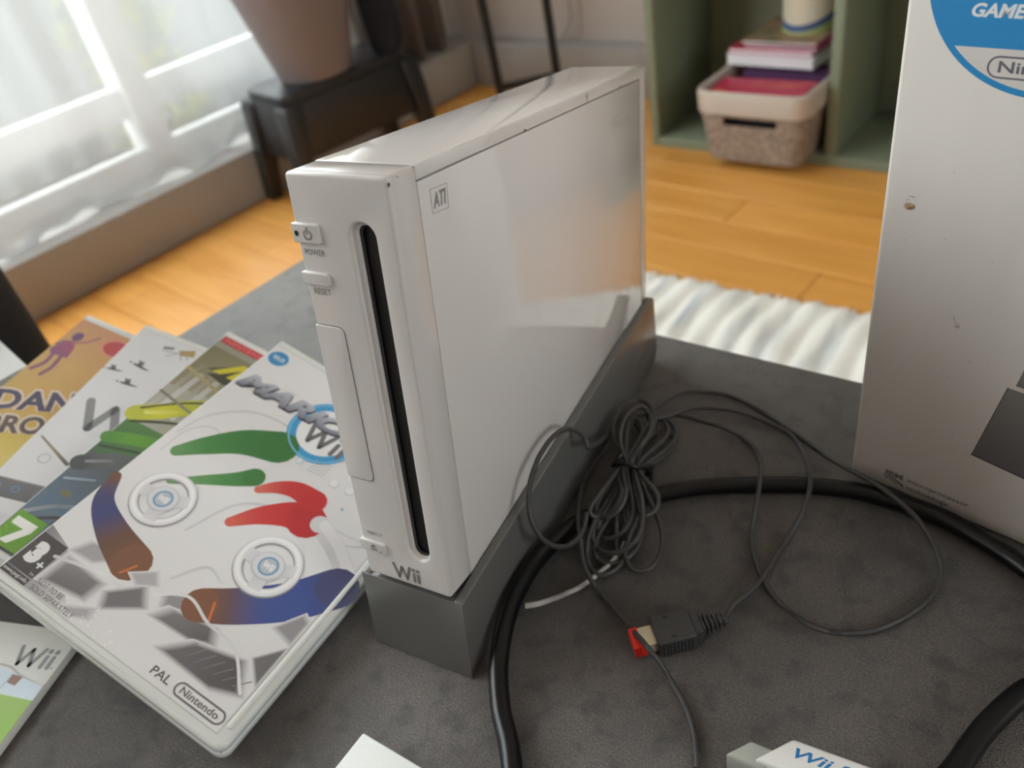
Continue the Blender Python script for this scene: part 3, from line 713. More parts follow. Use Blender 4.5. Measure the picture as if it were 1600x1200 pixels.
sf_ = empty('added_sofa', (500, -1300, ZF)); tag(sf_, 'unseen charcoal couch added on the near side of the table to block low light', 'added_sofa')  # unseen seating, added to cut the low light on the carton's lower face
def spart(name, x0, x1, y0, y1, z0, z1, bv): adopt(MB().obox((0, -760, 0), Vector((.9902, -.1397, 0)), Vector((.1397, .9902, 0)), x0, x1, y0, y1, z0, z1).build(name, M['added_sofa'], bevel=bv, seg=4), sf_)
spart('base', -500, 1500, -900, -60, ZF + 80, -190, 20); spart('backrest', -500, 1500, -960, -720, -188, 420, 60)
for x_ in (-480, 180, 840): spart('seat_cushion', x_, x_ + 640, -716, -50, -188, 20, 50)
spart('armrest', -720, -502, -960, -60, ZF + 80, 180, 50); spart('armrest', 1502, 1720, -960, -60, ZF + 80, 180, 50)
for x_ in (-640, 1640):
    for y_ in (-900, -120): spart('foot', x_ - 20, x_ + 20, y_ - 20, y_ + 20, ZF, ZF + 82, 2)

# ================================================================== console in its stand
PHI = 0.1871
cs = empty('game_console', (0, 0, 193.66), Matrix.Rotation(-PHI, 3, 'X'))
tag(cs, 'white upright game console with a black disc slot standing in the grey stand', 'game console')
HW, DEP, HT = 19.25, 206.6, 157.0
MB().box(-HW + .5, HW - .5, 6, DEP - .5, -HT + .5, -.5).build('inner_shell', M['seam'], cs)
MB().prism_x([(14.2, -4.7), (14.2, 0), (DEP, 0), (DEP, -HT), (200.0, -HT), (200.0, -4.7)], -HW, HW).build('top_cover', M['console'], cs, bevel=.55, seg=3)
for s_ in (-1, 1):
    a, b = sorted((s_ * HW, s_ * (HW - 2)))
    MB().box(a, b, 14.2, 199.6, -HT, -5.1).build('side_panel', M['console'], cs, bevel=.4, seg=2)
rot_front = Matrix(((1, 0, 0, 0), (0, 0, 1, 0), (0, 1, 0, 0), (0, 0, 0, 1)))   # plate XY -> x, z ; plate Z -> y
slot = rrect(2.2, 11.8, -142.6, -14.2, 4.75, 8)
def front(outlines, y0, y1, bevel, res=3):
    me = plate(outlines, y0, y1, bevel, res); me.transform(rot_front); me.flip_normals(); return me
link('faceplate', front([rrect(-HW, HW, -HT, 0, 1.6, 4), slot], 0, 4.4, 1.1), M['faceplate'], cs)
link('faceplate_frame', front([rrect(-HW, HW, -HT, 0, 1.6, 4), slot], 2.2, 13.8, .2, 1), M['faceplate'], cs)
sb = rrect(1.2, 12.8, -143.6, -13.2, 5.2, 8); inner = rrect(4.3, 11.3, -141.6, -15.2, 3.4, 8)
link('slot_bezel', front([sb, inner], 1.5, 2.6, .4), M['faceplate'], cs)
link('slot_rim', front([rrect(3.6, 11.9, -142, -14.6, 3.8, 8), rrect(4.9, 11.4, -141.2, -15.6, 3.1, 8)], 2.7, 3.6, .2), M['slot_edge'], cs)
MB().box(2.4, 11.7, 3.7, 12, -142.4, -14.4).build('disc_slot', M['slot_black'], cs)
def button(name, x0, x1, z0, z1, out=1.1):
    return link(name, front([rrect(x0, x1, z0, z1, .7, 3)], -out, 2.5, .45, 2), M['faceplate'], cs)
pb = button('power_button', -20.0, -9.2, -22.0, -15.6)
rb_ = button('reset_button', -20.0, -9.0, -35.9, -31.6)
eb = button('eject_button', -20.0, -8.0, -144.8, -139.7)
link('card_door', front([rrect(-HW - .1, -7.6, -111, -50.3, [.5, 2.2, 2.2, .5], 5)], -.42, 1, .3, 2), M['faceplate'], cs)
link('door_gap', front([rrect(-HW + .6, -7.25, -111.35, -49.95, [.5, 2.5, 2.5, .5], 5)], -.05, .8, .02, 1), M['seam'], cs)
GREY = (128, 124, 122)
fm = rot_front @ Matrix.Scale(-1, 4, (0, 0, 1))
def front_ink(name, ink, y): return ink.build(name, M['ink'], cs, Matrix.Translation((0, y * MM, 0)) @ fm)
k = Ink(); logo_strokes(k, -6.4, -154.4, 12.0, 6.2, GREY, th=1.22); front_ink('console_logo', k, 0)
k = Ink(.05); k.text('POWER', -17.2, -26.1, 8.2, 2.1, GREY); k.text('RESET', -16.7, -39.2, 7.0, 2.1, GREY); k.text('EJECT', -15.6, -137.2, 7.0, 1.9, GREY); front_ink('button_lettering', k, 0)
k = Ink(.05); k.ring(-13.6, -19.0, 1.75, 1.2, GREY, a0=122, a1=418); k.stroke([(-13.6, -18.7), (-13.6, -16.8)], .55, GREY, smooth=False); k.ell(-18.0, -18.8, .75, .95, (14, 14, 14)); front_ink('power_symbol', k, -1.1)
k = Ink(.05); k.poly([(-14.9, -142.2), (-11.7, -142.2), (-13.3, -140.6)], GREY); k.rect(-14.9, -11.7, -143.5, -142.8, GREY); k.ell(-10.2, -143.6, .3, .3, (30, 30, 30)); front_ink('eject_symbol', k, -1.1)
# small marks on the right side panel: x of the ink -> depth, y -> height
side = Matrix(((0, 0, 1, HW * MM), (1, 0, 0, 0), (0, 1, 0, 0), (0, 0, 0, 1)))
k = Ink(.03); PALE = (176, 170, 166)
for a, b in (((20.0, -9.0), (29.4, -9.4)), ((29.4, -9.4), (29.0, -17.0)), ((29.0, -17.0), (20.0, -16.4)), ((20.0, -16.4), (20.0, -9.0))): k.stroke([a, b], .22, PALE, smooth=False)
k.text('ATI', 20.9, -15.2, 7.4, 4.8, (150, 145, 142), bold=.02, shear=.25); k.build('chip_mark', M['ink'], cs, side)
k = Ink(.03); k.text('Nintendo', 166, -20.4, 22, 3.4, (196, 190, 186), bold=.01)
for pth in ([(164, -16), (190, -16), (191.5, -18.4), (190, -21), (164, -21), (162.5, -18.4), (164, -16)],): k.stroke(pth, .3, (196, 190, 186))
k.build('maker_mark', M['ink'], cs, side)
k = Ink(.03); k.stroke([(138, -4.7), (138, -.6)], .3, (120, 114, 110), smooth=False); k.ell(83.1, -4.4, .8, .5, (96, 92, 88)); k.ell(138, -2.2, .35, .7, (90, 86, 82)); k.stroke([(172, -4.4), (176, -3.6)], .35, (120, 114, 110), smooth=False)
k.build('scuff_marks', M['ink'], cs, side)
k = Ink(.03); k.ell(17.0 - 16.2, -2.4, .55, .7, (70, 58, 54)); k.ell(5.2, -1.2, .3, .3, (110, 100, 96)); k.build('scuff_marks', M['ink'], cs, side)

stn = empty('console_stand', (0, 70, 0)); tag(stn, 'silver grey wedge stand holding the white console on the table', 'stand')
def stp(mb, name, bv): return adopt(mb.build(name, M['stand'], bevel=bv, seg=3), stn)
side_poly = [(-36.7, .6), (-29.2, 38.0), (179, 40.7), (181.5, 38.5), (180.6, 6), (176.5, .6)]
for s_ in (-1, 1):
    a, b = sorted((s_ * 23.55, s_ * 19.6))
    stp(MB().prism_x(side_poly, a, b), 'side_wall', .7)
stp(MB().prism_x([(-36.7, .6), (-29.35, 37.4), (176, .9), (176, .6)], -19.55, 19.55), 'cradle', .2)
sf = MB()
n = Vector((0, -37.4, -7.35)).normalized()
stp(MB().prism_x([(-36.9, .5), (-29.6, 37.9), (-29.0, 37.6), (-36.2, .5)], -23.55, 23.55), 'front_panel', .25)
for x_, y_ in ((-19, -25), (19, -25), (-19, 165), (19, 165)):
    adopt(MB().lathe([(3, 0), (3, .9)], (x_, y_, 0), 16).build('rubber_foot', M['cable_black']), stn)

# ================================================================== game cases
CW, CH, CT = 123.5, 173.9, 12.8
def case_at(name, label, O, R3, group='game cases fanned out on the table', cover=(230, 230, 232), cut=0, CW=CW):
    o = empty(name, O, Matrix(R3)); tag(o, label, 'game case', group)
    link('case_lid', plate([rrect(0, CW, cut, CH, [1.2, 5, 5, 1.2], 6)], -6.2, 0, 2.0, 4), M['case'], o)
    link('case_base', plate([rrect(0, CW, cut, CH, [1.2, 5, 5, 1.2], 6)], -CT, -6.55, 2.0, 4), M['case'], o)
    MB().box(1.0, CW - 2, cut + 1.5, CH - 1.5, -7.2, -5.6).build('hinge_core', M['seam'], o)
    MB().prism(rrect(CW - 5.1, CW - 2.9, cut + 8, 166, 1.0, 4), -.5, .9).build('thumb_ridge', M['case'], o, bevel=.4)
    base = Ink(.05, .02); base.rect(1.2, CW - 6.3, cut + 4.6, 169, cover); base.build('cover_sheet', M['ink_gloss'], o)
    k = Ink(.1, .01); k.stroke([(1.4, cut + 4.4), (CW - 6.1, cut + 4.4), (CW - 6.1, 169.2), (1.4, 169.2)], .45, (196, 198, 196), smooth=False); k.build('film_edge', M['ink_gloss'], o)
    return o
def ink_part(name, k, o, gloss=True): return k.build(name, M['ink_gloss' if gloss else 'ink'], o)
def pill(k, x, y, w, h, txt, col, rot=0, th=.8):
    c, q = math.cos(rot), math.sin(rot); T = lambda u, v: (x + u * c - v * q, y + u * q + v * c)
    r = h / 2; P = [T(w - r + r * math.cos(a), r + r * math.sin(a)) for a in [math.radians(-90 + 15 * j) for j in range(13)]] + [T(r + r * math.cos(a), r + r * math.sin(a)) for a in [math.radians(90 + 15 * j) for j in range(13)]]
    P.append(P[0]); k.stroke(P, th, col, smooth=False, cap=False)
    tx, ty = T(r * .95, h * .24); k.text(txt, tx, ty, w - 1.9 * r, h * .56, col, rot=rot, bold=.018)

# --- front case
g = case_at('game_case', 'white racing game case with steering wheels on the cover, topmost of the fan', (-157.6, -97.2, 59.6),
            [[0.9262, 0.0514, 0.3734], [-0.0555, 0.9985, 0.0001], [-0.3728, -0.0208, 0.9277]])
WHT = (230, 230, 232)
k = Ink(.09, .008)
# pale controller drawing behind the riders' place
for pth, w_ in (([(4, 96), (8, 112), (22, 126), (40, 130), (62, 126), (90, 134), (112, 140)], 1.0), ([(6, 84), (7, 100), (16, 108), (30, 104), (40, 112)], .7), ([(48, 152), (70, 157), (96, 158), (114, 156)], 1.2),
                ([(46, 60), (54, 82), (70, 92), (86, 96), (116, 100)], 1.3), ([(100, 92), (112, 98), (116, 112)], .9), ([(58, 40), (66, 52), (76, 50)], 1.2)):
    k.stroke(pth, w_, [(214, 214, 218), (202, 203, 208), (222, 222, 225)])
k.stroke([(90, 96), (104, 90), (116, 82)], 9, [(222, 222, 226), (205, 206, 210), (224, 224, 226)])
k.stroke([(92, 97), (104, 92), (116, 84)], 5, [(236, 236, 238), (226, 226, 229), (236, 236, 238)])
for bx, by in ((81, 117), (89.5, 118)): k.ell(bx, by, 2.5, 2.5, (206, 207, 211)); k.ell(bx - .2, by + .2, 2.1, 2.1, (238, 238, 240))
for i in range(6):
    for j in range(5): k.ell(66.5 + i * 1.5, 115.8 + j * 1.7 + i * .2, .36, .36, (170, 172, 180), n=8)
k.ell(60, 117.5, 1.9, 1.9, (190, 214, 226)); k.ell(60, 117.5, 1.4, 1.4, (234, 236, 238)); k.ell(93, 108, .7, .7, (120, 180, 210))
ink_part('pale_drawing', k, g)
k = Ink(.10, .006)
# track: grey smeared blocks
D1, D2 = (120, 118, 122), (176, 176, 180)
PAP = (228, 228, 231)
k.poly([(1.4, 4.8), (40, 4.8), (30, 12), (16, 26), (1.4, 30)], [(112, 110, 114), (224, 224, 227), (206, 206, 209), (176, 176, 180), (132, 131, 135)])
def tile(P, dark, inner=.62): k.softpoly(P, dark, PAP, inner)
tile([(14.5, 25), (19, 34), (44, 40), (28, 26)], (168, 167, 171)); tile([(15.5, 9), (16.5, 25), (41, 24), (40, 13)], [(112, 110, 114), (138, 137, 141), (124, 122, 126), (112, 110, 114)])
tile([(40, 20.5), (53.5, 33.5), (62, 25), (45, 13)], (118, 116, 120)); tile([(30, 6.5), (46, 15.5), (48, 9), (40, 5.8)], (176, 175, 179), .4); tile([(42, 32), (52, 40), (58, 34.5), (49, 29)], (182, 181, 185))
tile([(59.5, 33.5), (77, 42), (79.5, 35), (63, 27.5)], (150, 148, 152)); tile([(61, 22.8), (66, 31), (90, 35.4), (95, 28.5), (84, 24)], [(120, 118, 122), (128, 126, 130), (106, 104, 108), (96, 94, 98), (104, 102, 106)])
tile([(73, 15), (84, 26), (108, 32), (117.2, 19), (104, 14)], [(110, 108, 112), (104, 102, 106), (88, 86, 90), (84, 82, 86), (92, 90, 94)], .72); tile([(107.5, 33), (117, 45), (117.2, 24)], (112, 110, 114), .7); tile([(105, 46.5), (113, 60), (117.2, 58), (117.2, 44)], (150, 148, 152))
for i in range(7): k.stroke([(82 + i * 4.6, 18.5 + i * .3), (87 + i * 4.6, 26)], .45, [(118, 116, 120), (134, 132, 136)], smooth=False, cap=False)
k.stroke([(14, 20.5), (34, 25.6), (46, 26)], 1.5, [(206, 206, 209), (236, 236, 238), (222, 222, 224)])
k.stroke([(58, 31), (70, 38), (84, 34), (100, 32), (114, 20)], 1.3, [(236, 236, 238), (216, 216, 220), (236, 236, 238)])
ink_part('track_print', k, g)
# plain generic colour sweeps in place of the cover's riders
k = Ink(.12, .006)
def sweep(path, w0, w1, cols):
    k.stroke(path, w0, cols, w1=w1, res=10)
sweep([(2, 62), (8, 50), (22, 42), (40, 36)], 5, 17, [(112, 76, 62), (62, 66, 112), (56, 66, 122), (104, 74, 58), (126, 84, 60)])
sweep([(12, 88), (20, 98), (32, 110), (47, 118)], 6, 19, [(96, 150, 92), (60, 134, 64), (46, 122, 56), (40, 116, 52)])
sweep([(22, 74), (34, 84), (44, 92), (50, 98)], 3, 10, [(120, 164, 110), (72, 140, 74), (52, 124, 58)])
sweep([(58, 74), (66, 84), (76, 92), (84, 94)], 5, 18, [(214, 96, 84), (206, 52, 54), (204, 38, 46), (196, 34, 44)])
sweep([(56, 94), (62, 100), (70, 104), (80, 104)], 4, 12, [(220, 110, 96), (208, 46, 50), (204, 36, 44)])
sweep([(76, 38), (88, 46), (104, 60), (116, 76)], 15, 19, [(130, 84, 62), (108, 78, 78), (54, 80, 152), (46, 76, 152), (56, 66, 116)])
sweep([(40, 30), (43, 36)], 1, 1, [(206, 116, 62), (206, 116, 62)]); sweep([(84, 34), (80, 42)], 1, 1, [(216, 120, 62), (216, 120, 62)])
ink_part('colour_sweeps', k, g)
def steering(k, cx, cy, r, rot=0):
    k.ring(cx, cy, r, r * .70, (150, 152, 158)); k.ring(cx - .25, cy + .3, r * .97, r * .74, (232, 232, 236)); k.ring(cx - .5, cy + .5, r * .90, r * .80, (246, 246, 248))
    for a in (rot + 10, rot + 170, rot + 270):
        a = math.radians(a); k.stroke([(cx + r * .25 * math.cos(a), cy + r * .25 * math.sin(a)), (cx + r * .8 * math.cos(a), cy + r * .8 * math.sin(a))], r * .42, [(206, 207, 212), (224, 224, 229)], smooth=False, cap=False)
    k.ell(cx, cy, r * .50, r * .46, (200, 202, 208)); k.ell(cx - .3, cy + .3, r * .45, r * .41, (222, 223, 228))
    k.ring(cx, cy, r * .30, r * .24, (110, 160, 196)); k.ell(cx, cy, r * .24, r * .24, (190, 196, 206)); logo_strokes(k, cx - r * .17, cy - r * .09, r * .34, r * .19, (245, 246, 250), th=r * .045)
k = Ink(.26, .004); steering(k, 27, 65.5, 14.5, 15); ink_part('steering_wheel_print', k, g)
k = Ink(.26, .004); steering(k, 86, 67, 15, 10); ink_part('steering_wheel_print', k, g)
# title and ring
k = Ink(.12, .008); k.ring(59, 138, 19, 14.2, (58, 158, 214)); k.ring(59, 138, 18.2, 17.4, (120, 192, 230)); k.ell(59, 138, 14.2, 14.2, (238, 239, 241)); ink_part('ring_emblem', k, g)
k = Ink(.20, .008); logo_strokes(k, 50.2, 128.8, 23, 11.2, (112, 112, 116), th=2.3); ink_part('emblem_lettering', k, g)
k = Ink(.24, .006)
k.text('MARIO', 3.2, 134.8, 66, 10.2, (58, 60, 74), rot=.05, bold=.05, shear=.3, spacing=.95); k.text('MARIO', 2.4, 135.8, 66, 10.2, (122, 126, 140), rot=.05, bold=.05, shear=.3, spacing=.95, col2=(188, 194, 206))
k.text('KART', 72, 139.2, 42, 10.2, (58, 60, 74), rot=.05, bold=.05, shear=.3, spacing=.95); k.text('KART', 71.2, 140.2, 42, 10.2, (122, 126, 140), rot=.05, bold=.05, shear=.3, spacing=.95, col2=(188, 194, 206))
ink_part('title_lettering', k, g)
k = Ink(.12, .01); k.ell(8.2, 161.6, 5.6, 4.9, (48, 140, 200)); k.text('Wi-Fi', 4.6, 160.2, 7.2, 3.0, (226, 238, 246), bold=.03); ink_part('online_badge', k, g)
k = Ink(.14, .01); k.rect(1.5, 15.2, 8.6, 26, (72, 70, 74)); k.text('3', 4.2, 12.5, 6.2, 10.4, (232, 232, 234), bold=.09); k.stroke([(11.2, 14.4), (14.4, 14.4)], .8, (232, 232, 234), smooth=False, cap=False); k.stroke([(12.8, 12.8), (12.8, 16)], .8, (232, 232, 234), smooth=False, cap=False); k.text('TM', 12.4, 9.3, 2.0, 1.1, (220, 220, 222)); k.rect(1.5, 15.2, 4.9, 8.0, (72, 70, 74)); k.text('www.pegi.info', 2.0, 5.5, 12.6, 2.0, (236, 236, 238)); ink_part('age_badge', k, g)
k = Ink(.14, .01); k.text('NOT TO BE', 17.6, 8.6, 13.6, 2.3, (96, 94, 96)); k.text('SOLD SEPARATELY', 17.6, 5.4, 23, 2.3, (96, 94, 96)); ink_part('notice_lettering', k, g)
k = Ink(.14, .01); k.text('PAL', 80.5, 7.2, 9.2, 3.5, (110, 108, 110), bold=.02); ink_part('region_lettering', k, g)
k = Ink(.14, .01); pill(k, 92.6, 6.4, 23.4, 5.2, 'Nintendo', (120, 118, 121)); ink_part('maker_mark', k, g)
k = Ink(.16, .006); rnd = random.Random(4)
for _ in range(46):
    x_, y_ = 46 + rnd.gauss(4, 6), 8 + rnd.gauss(1, 2.2)
    if 18 < x_ < 78 and y_ > 4.8: k.ell(x_, y_, rnd.uniform(.15, .5), rnd.uniform(.1, .35), (246, 246, 246), rot=rnd.random() * 3, n=7)
ink_part('worn_specks', k, g)

# --- street racing case
g = case_at('game_case', 'game case with yellow and green cars printed, second in the fan from the front', (-184.5, -99.2, 56.3),
            [[0.9276, -0.0147, 0.3734], [0.0158, 0.9999, 0.0001], [-0.3733, 0.0058, 0.9277]], cover=(150, 150, 132), cut=11, CW=118)
k = Ink(.09, .004)
k.poly([(1.4, 160), (106, 160), (106, 138), (1.4, 126)], [(122, 116, 84), (150, 146, 112), (176, 172, 150), (146, 140, 112)])
k.poly([(1.4, 126), (106, 138), (106, 92), (1.4, 98)], [(170, 166, 150), (196, 196, 188), (140, 160, 100), (176, 174, 168)])
for i in range(11):
    x_ = 4 + i * 10; k.stroke([(x_, 106), (x_ + 3, 146)], 2.6, [(186, 186, 184), (140, 134, 108)], smooth=False, cap=False); k.stroke([(x_ + 4.5, 108), (x_ + 7, 140)], 3.4, [(206, 208, 210), (176, 176, 168)], smooth=False, cap=False)
k.stroke([(1.6, 140), (40, 132), (80, 128)], 2.2, [(176, 160, 116), (150, 140, 104), (160, 150, 120)]); k.stroke([(1.6, 120), (50, 112)], 1.6, [(120, 116, 96), (160, 158, 140)], smooth=False)
ink_part('building_print', k, g)
k = Ink(.14, .004)
k.poly([(1.4, 98), (60, 100), (106, 96), (106, 74), (1.4, 74)], [(70, 122, 66), (92, 146, 66), (110, 150, 80), (96, 128, 96), (66, 104, 70)])
k.poly([(1.4, 74), (106, 76), (106, 40), (1.4, 36)], [(84, 92, 96), (110, 120, 124), (100, 120, 140), (92, 118, 142)])
k.poly([(1.4, 40), (106, 42), (106, 15.8), (1.4, 15.8)], [(96, 118, 136), (110, 124, 134), (64, 66, 70), (70, 74, 80)])
k.stroke([(2, 102), (12, 110), (26, 122), (50, 130)], 10, [(186, 190, 60), (206, 204, 48), (176, 180, 56), (140, 150, 70)]); k.stroke([(2, 106), (16, 119), (30, 128)], 1.2, (44, 48, 36)); k.stroke([(4, 97), (20, 106), (40, 114)], 1.6, (52, 62, 40)); k.stroke([(6, 105), (18, 113)], 2.2, [(222, 222, 120), (206, 206, 70)], smooth=False)
k.stroke([(2, 84), (16, 90), (40, 98)], 7, [(82, 140, 58), (96, 158, 52), (80, 130, 60)]); k.stroke([(3, 78), (20, 84), (40, 90)], 1.4, (46, 70, 44))
k.stroke([(3, 66), (14, 74), (30, 80)], 9, [(70, 76, 82), (96, 102, 106), (84, 92, 92)]); k.stroke([(5, 68), (14, 74)], 1.6, [(140, 146, 150), (120, 126, 130)], smooth=False)
k.stroke([(4, 56), (16, 62)], 1.2, [(150, 170, 186), (130, 150, 168)], smooth=False); k.soft(11, 50, 3.4, 1.8, (120, 118, 70), (96, 116, 138)); k.stroke([(10, 34), (20, 40), (30, 40)], 1.6, (60, 62, 66)); k.ring(22, 36, 4.4, 3.5, (52, 54, 58)); k.stroke([(3, 34), (14, 44), (30, 50)], 2.0, [(150, 160, 168), (120, 134, 146), (140, 150, 158)])
ink_part('car_print', k, g)
k = Ink(.2, .006); k.poly([(12, 142), (40, 158), (40, 148), (24, 140)], (54, 52, 38)); k.poly([(10, 145), (27, 158), (44, 160), (30, 146)], (54, 52, 38)); k.poly([(13, 145), (18, 145), (26, 153), (22, 145), (27, 145), (36, 157), (31, 157), (25.5, 150), (29, 157), (24.5, 157)], (206, 196, 40)); ink_part('title_lettering', k, g)
k = Ink(.2, .006); k.rect(2.6, 62, 164.2, 169, (196, 52, 60)); k.text('NINTENDO', 5, 165.3, 30, 2.6, (226, 130, 130)); ink_part('red_banner', k, g)
k = Ink(.2, .006); k.rect(1.8, 17, 17, 34.5, (104, 160, 52)); k.poly([(3.4, 31.5), (14.6, 31.5), (14.6, 27.4), (9.8, 19), (5.6, 19), (10.4, 27.4), (3.4, 27.4)], (238, 240, 236))
for i in range(4): k.stroke([(2.2, 20 + i * 3), (5.5, 17.4 + i * 3)], .3, (130, 180, 80), smooth=False, cap=False)
ink_part('age_badge', k, g)

# --- white party game case
g = case_at('game_case', 'white game case with dark birds on the cover, third from the top of the fan', (-213.5, -110.5, 53.4),
            [[0.9172, -0.1401, 0.3731], [0.15, 0.9887, 0.0025], [-0.3692, 0.0537, 0.9278]], cover=(222, 224, 228), cut=24, CW=113)
k = Ink(.09, .006)
def bird(x, y, s_, r_):
    c, q = math.cos(r_), math.sin(r_); T = lambda u, v: (x + s_ * (u * c - v * q), y + s_ * (u * q + v * c)); DK = (86, 88, 92)
    k.poly([T(-5, 0), T(-2, 1), T(2, .7), T(6, 0), T(8, .4), T(6, -.8), T(1, -1.1), T(-3, -.8)], DK)
    k.poly([T(-1.5, .6), T(-3, 4.4), T(-.6, 3.4), T(0, 4.8), T(1.4, 2.6), T(1.6, .5)], (104, 106, 110)); k.poly([T(-5, 0), T(-7, 1.0), T(-6.6, -.8)], DK)
bird(6, 136.5, .75, .2); bird(16.5, 144.5, .9, -.1); bird(18.5, 131, .85, .12); ink_part('bird_print', k, g)
k = Ink(.09, .006); k.stroke([(20, 160), (30, 162), (33, 158)], .5, (150, 156, 160), smooth=False); k.stroke([(24, 157), (31, 164), (36, 160)], .5, (150, 156, 160), smooth=False); k.poly([(28, 164), (36, 168), (38, 163), (31, 161)], (172, 150, 96)); k.poly([(19, 163), (25, 165), (25, 163), (20, 161)], (128, 130, 132)); ink_part('target_print', k, g)
k = Ink(.09, .006); logo_strokes(k, 11.5, 95.8, 44, 17.5, (138, 140, 144), th=4.4, rot=.16); k.text('Play', 58, 103, 46, 16, (110, 170, 206), rot=.16, bold=.02); ink_part('title_lettering', k, g)
k = Ink(.09, .006); k.stroke([(4.6, 84.5), (14, 80.5), (26, 75.5)], .9, [(120, 112, 104), (158, 142, 122), (100, 96, 94)], w1=2.0); k.ring(14.5, 74, 2.9, 2.55, (150, 152, 156)); ink_part('cue_print', k, g)
k = Ink(.09, .006); k.poly([(1.4, 57), (60, 66), (62, 56), (1.4, 46.5)], [(112, 114, 120), (124, 126, 132), (96, 98, 104), (104, 106, 112)]); k.stroke([(1.6, 57), (60, 66)], .6, (150, 152, 158), smooth=False)
for i, (cx, cl) in enumerate(((6, (120, 140, 160)), (15, (100, 150, 190)), (25, (124, 128, 136)), (36, (124, 128, 136)))): k.ring(cx, 51.8 + cx * .16, 1.9, 1.45, cl)
k.poly([(1.4, 40), (106, 50), (106, 29), (1.4, 29)], [(214, 216, 220), (216, 218, 222), (206, 208, 212), (204, 206, 210)]); ink_part('remote_print', k, g)

# --- dance case
g = case_at('game_case', 'orange game case with a purple dancer on the cover, lowest and leftmost of the fan', (-266.8, -115.5, 58.5),
            [[0.9226, -0.0973, 0.3733], [0.1046, 0.9945, 0.0006], [-0.3713, 0.0385, 0.9277]], cover=(206, 172, 92), cut=24, CW=118)
k = Ink(.09, .004)
k.poly([(1.4, 168.8), (106, 168.8), (106, 130), (1.4, 138)], [(202, 150, 110), (206, 138, 104), (212, 160, 96), (204, 166, 104)])
k.poly([(1.4, 138), (106, 130), (106, 92), (1.4, 96)], [(204, 166, 104), (212, 160, 96), (214, 176, 84), (198, 168, 92)]); k.poly([(1.4, 96), (106, 92), (106, 29), (1.4, 29)], [(198, 168, 92), (206, 178, 86), (208, 182, 60), (206, 178, 50)])
k.soft(60, 60, 50, 40, (226, 206, 120), (206, 180, 80)); k.stroke([(20, 168), (14, 120)], 1.0, [(196, 150, 120), (204, 160, 110)], smooth=False); ink_part('sunburst_print', k, g)
k = Ink(.12, .004); PU = (134, 84, 124)
k.ell(8.4, 156, 3.0, 3.6, (116, 78, 120)); k.poly([(5, 151), (10, 152.5), (13, 147), (14.5, 140), (4, 139), (2, 142)], [(150, 84, 118), (150, 84, 118), (162, 80, 112), (142, 84, 124), (136, 86, 128), (140, 84, 122)])
k.stroke([(6, 140), (7, 132), (4, 125)], 2.2, PU); k.stroke([(11, 140), (12.5, 131), (11, 124)], 2.2, PU); k.stroke([(10, 151), (16, 156), (19, 161)], 1.6, (170, 112, 116)); k.stroke([(4.5, 150), (2.4, 146)], 1.6, (150, 96, 124), smooth=False); ink_part('dancer_print', k, g)
k = Ink(.12, .004); k.ell(32, 158.5, 8.5, 6.5, (226, 140, 130)); k.ell(32, 158.5, 7.4, 5.6, (190, 72, 76)); ink_part('red_badge', k, g)
k = Ink(.12, .004); rt = math.radians(24)
for t, x_, y_, w_, h_, c_ in (('DANCE', 6.6, 93.4, 64, 14, (74, 70, 96)), ('BROADWAY', 14, 79.6, 86, 12, (92, 80, 76))):
    k.text(t, x_ - .8, y_ - .6, w_ + 1.6, h_ + 1.6, (222, 206, 190), rot=rt, bold=.09); k.text(t, x_, y_, w_, h_, c_, rot=rt, bold=.035)
ink_part('title_lettering', k, g)

# leaflet sleeve lying flat under the front edge
e1 = Vector((.972, .236, 0)); e2 = Vector((-.236, .972, 0))
SB = Vector((-155.5, -84, 0)) - e2 * 174 - e1 * 123.5
g = empty('disc_sleeve', SB + Vector((0, 0, 4)), Matrix((e1, e2, Vector((0, 0, 1)))).transposed()); tag(g, 'cardboard game sleeve with a golf picture lying flat under the fanned cases', 'disc sleeve')
MB().box(0, 123.5, 0, 174, -3.9, 0).build('card_sleeve', pbr('sleeve_card', (226, 226, 222), .4), g, bevel=.5)
MB().box(.4, 123.1, .4, 173.6, -2.6, -1.6).build('sleeve_opening', pbr('sleeve_inner', (120, 124, 130), .6), g) if False else None
k = Ink(.05, .006); X0 = 123.2
k.poly([(0.3, 156), (60, 150), (95, 152), (X0, 146.5), (X0, 132), (.3, 134)], [(196, 212, 226)] * 4 + [(214, 224, 230)] * 2)
k.poly([(.3, 134), (60, 130), (95, 141), (X0, 140), (X0, 120), (.3, 110)], [(150, 176, 70), (150, 180, 60), (156, 190, 70), (140, 180, 60), (132, 178, 44), (120, 160, 40)])
k.poly([(.3, 110), (X0, 120), (X0, 112.5), (.3, 100)], [(120, 166, 40), (132, 178, 44), (150, 190, 60), (130, 170, 50)])
k.stroke([(60, 152), (95, 153.5), (108, 150), (X0, 146.8)], .9, [(190, 190, 190), (160, 160, 162), (170, 170, 172), (196, 196, 196)], cap=False)
k.poly([(104, 150), (110, 149.3), (109.2, 145.1), (104, 145.9)], (128, 84, 66)); k.stroke([(104, 150), (101.6, 136)], .3, (110, 120, 80), smooth=False); k.ell(97.5, 138, 1.8, 1.8, (70, 72, 74)); k.stroke([(97.5, 137.5), (97.2, 133)], .4, (120, 120, 120), smooth=False)
ink_part('golf_picture', k, g, False)
k = Ink(.08, .006); logo_strokes(k, 97.5, 154.5, 21.5, 8.6, (120, 118, 118), th=2.0); k.ell(121, 155, .5, .5, (150, 150, 150)); ink_part('title_lettering', k, g, False)

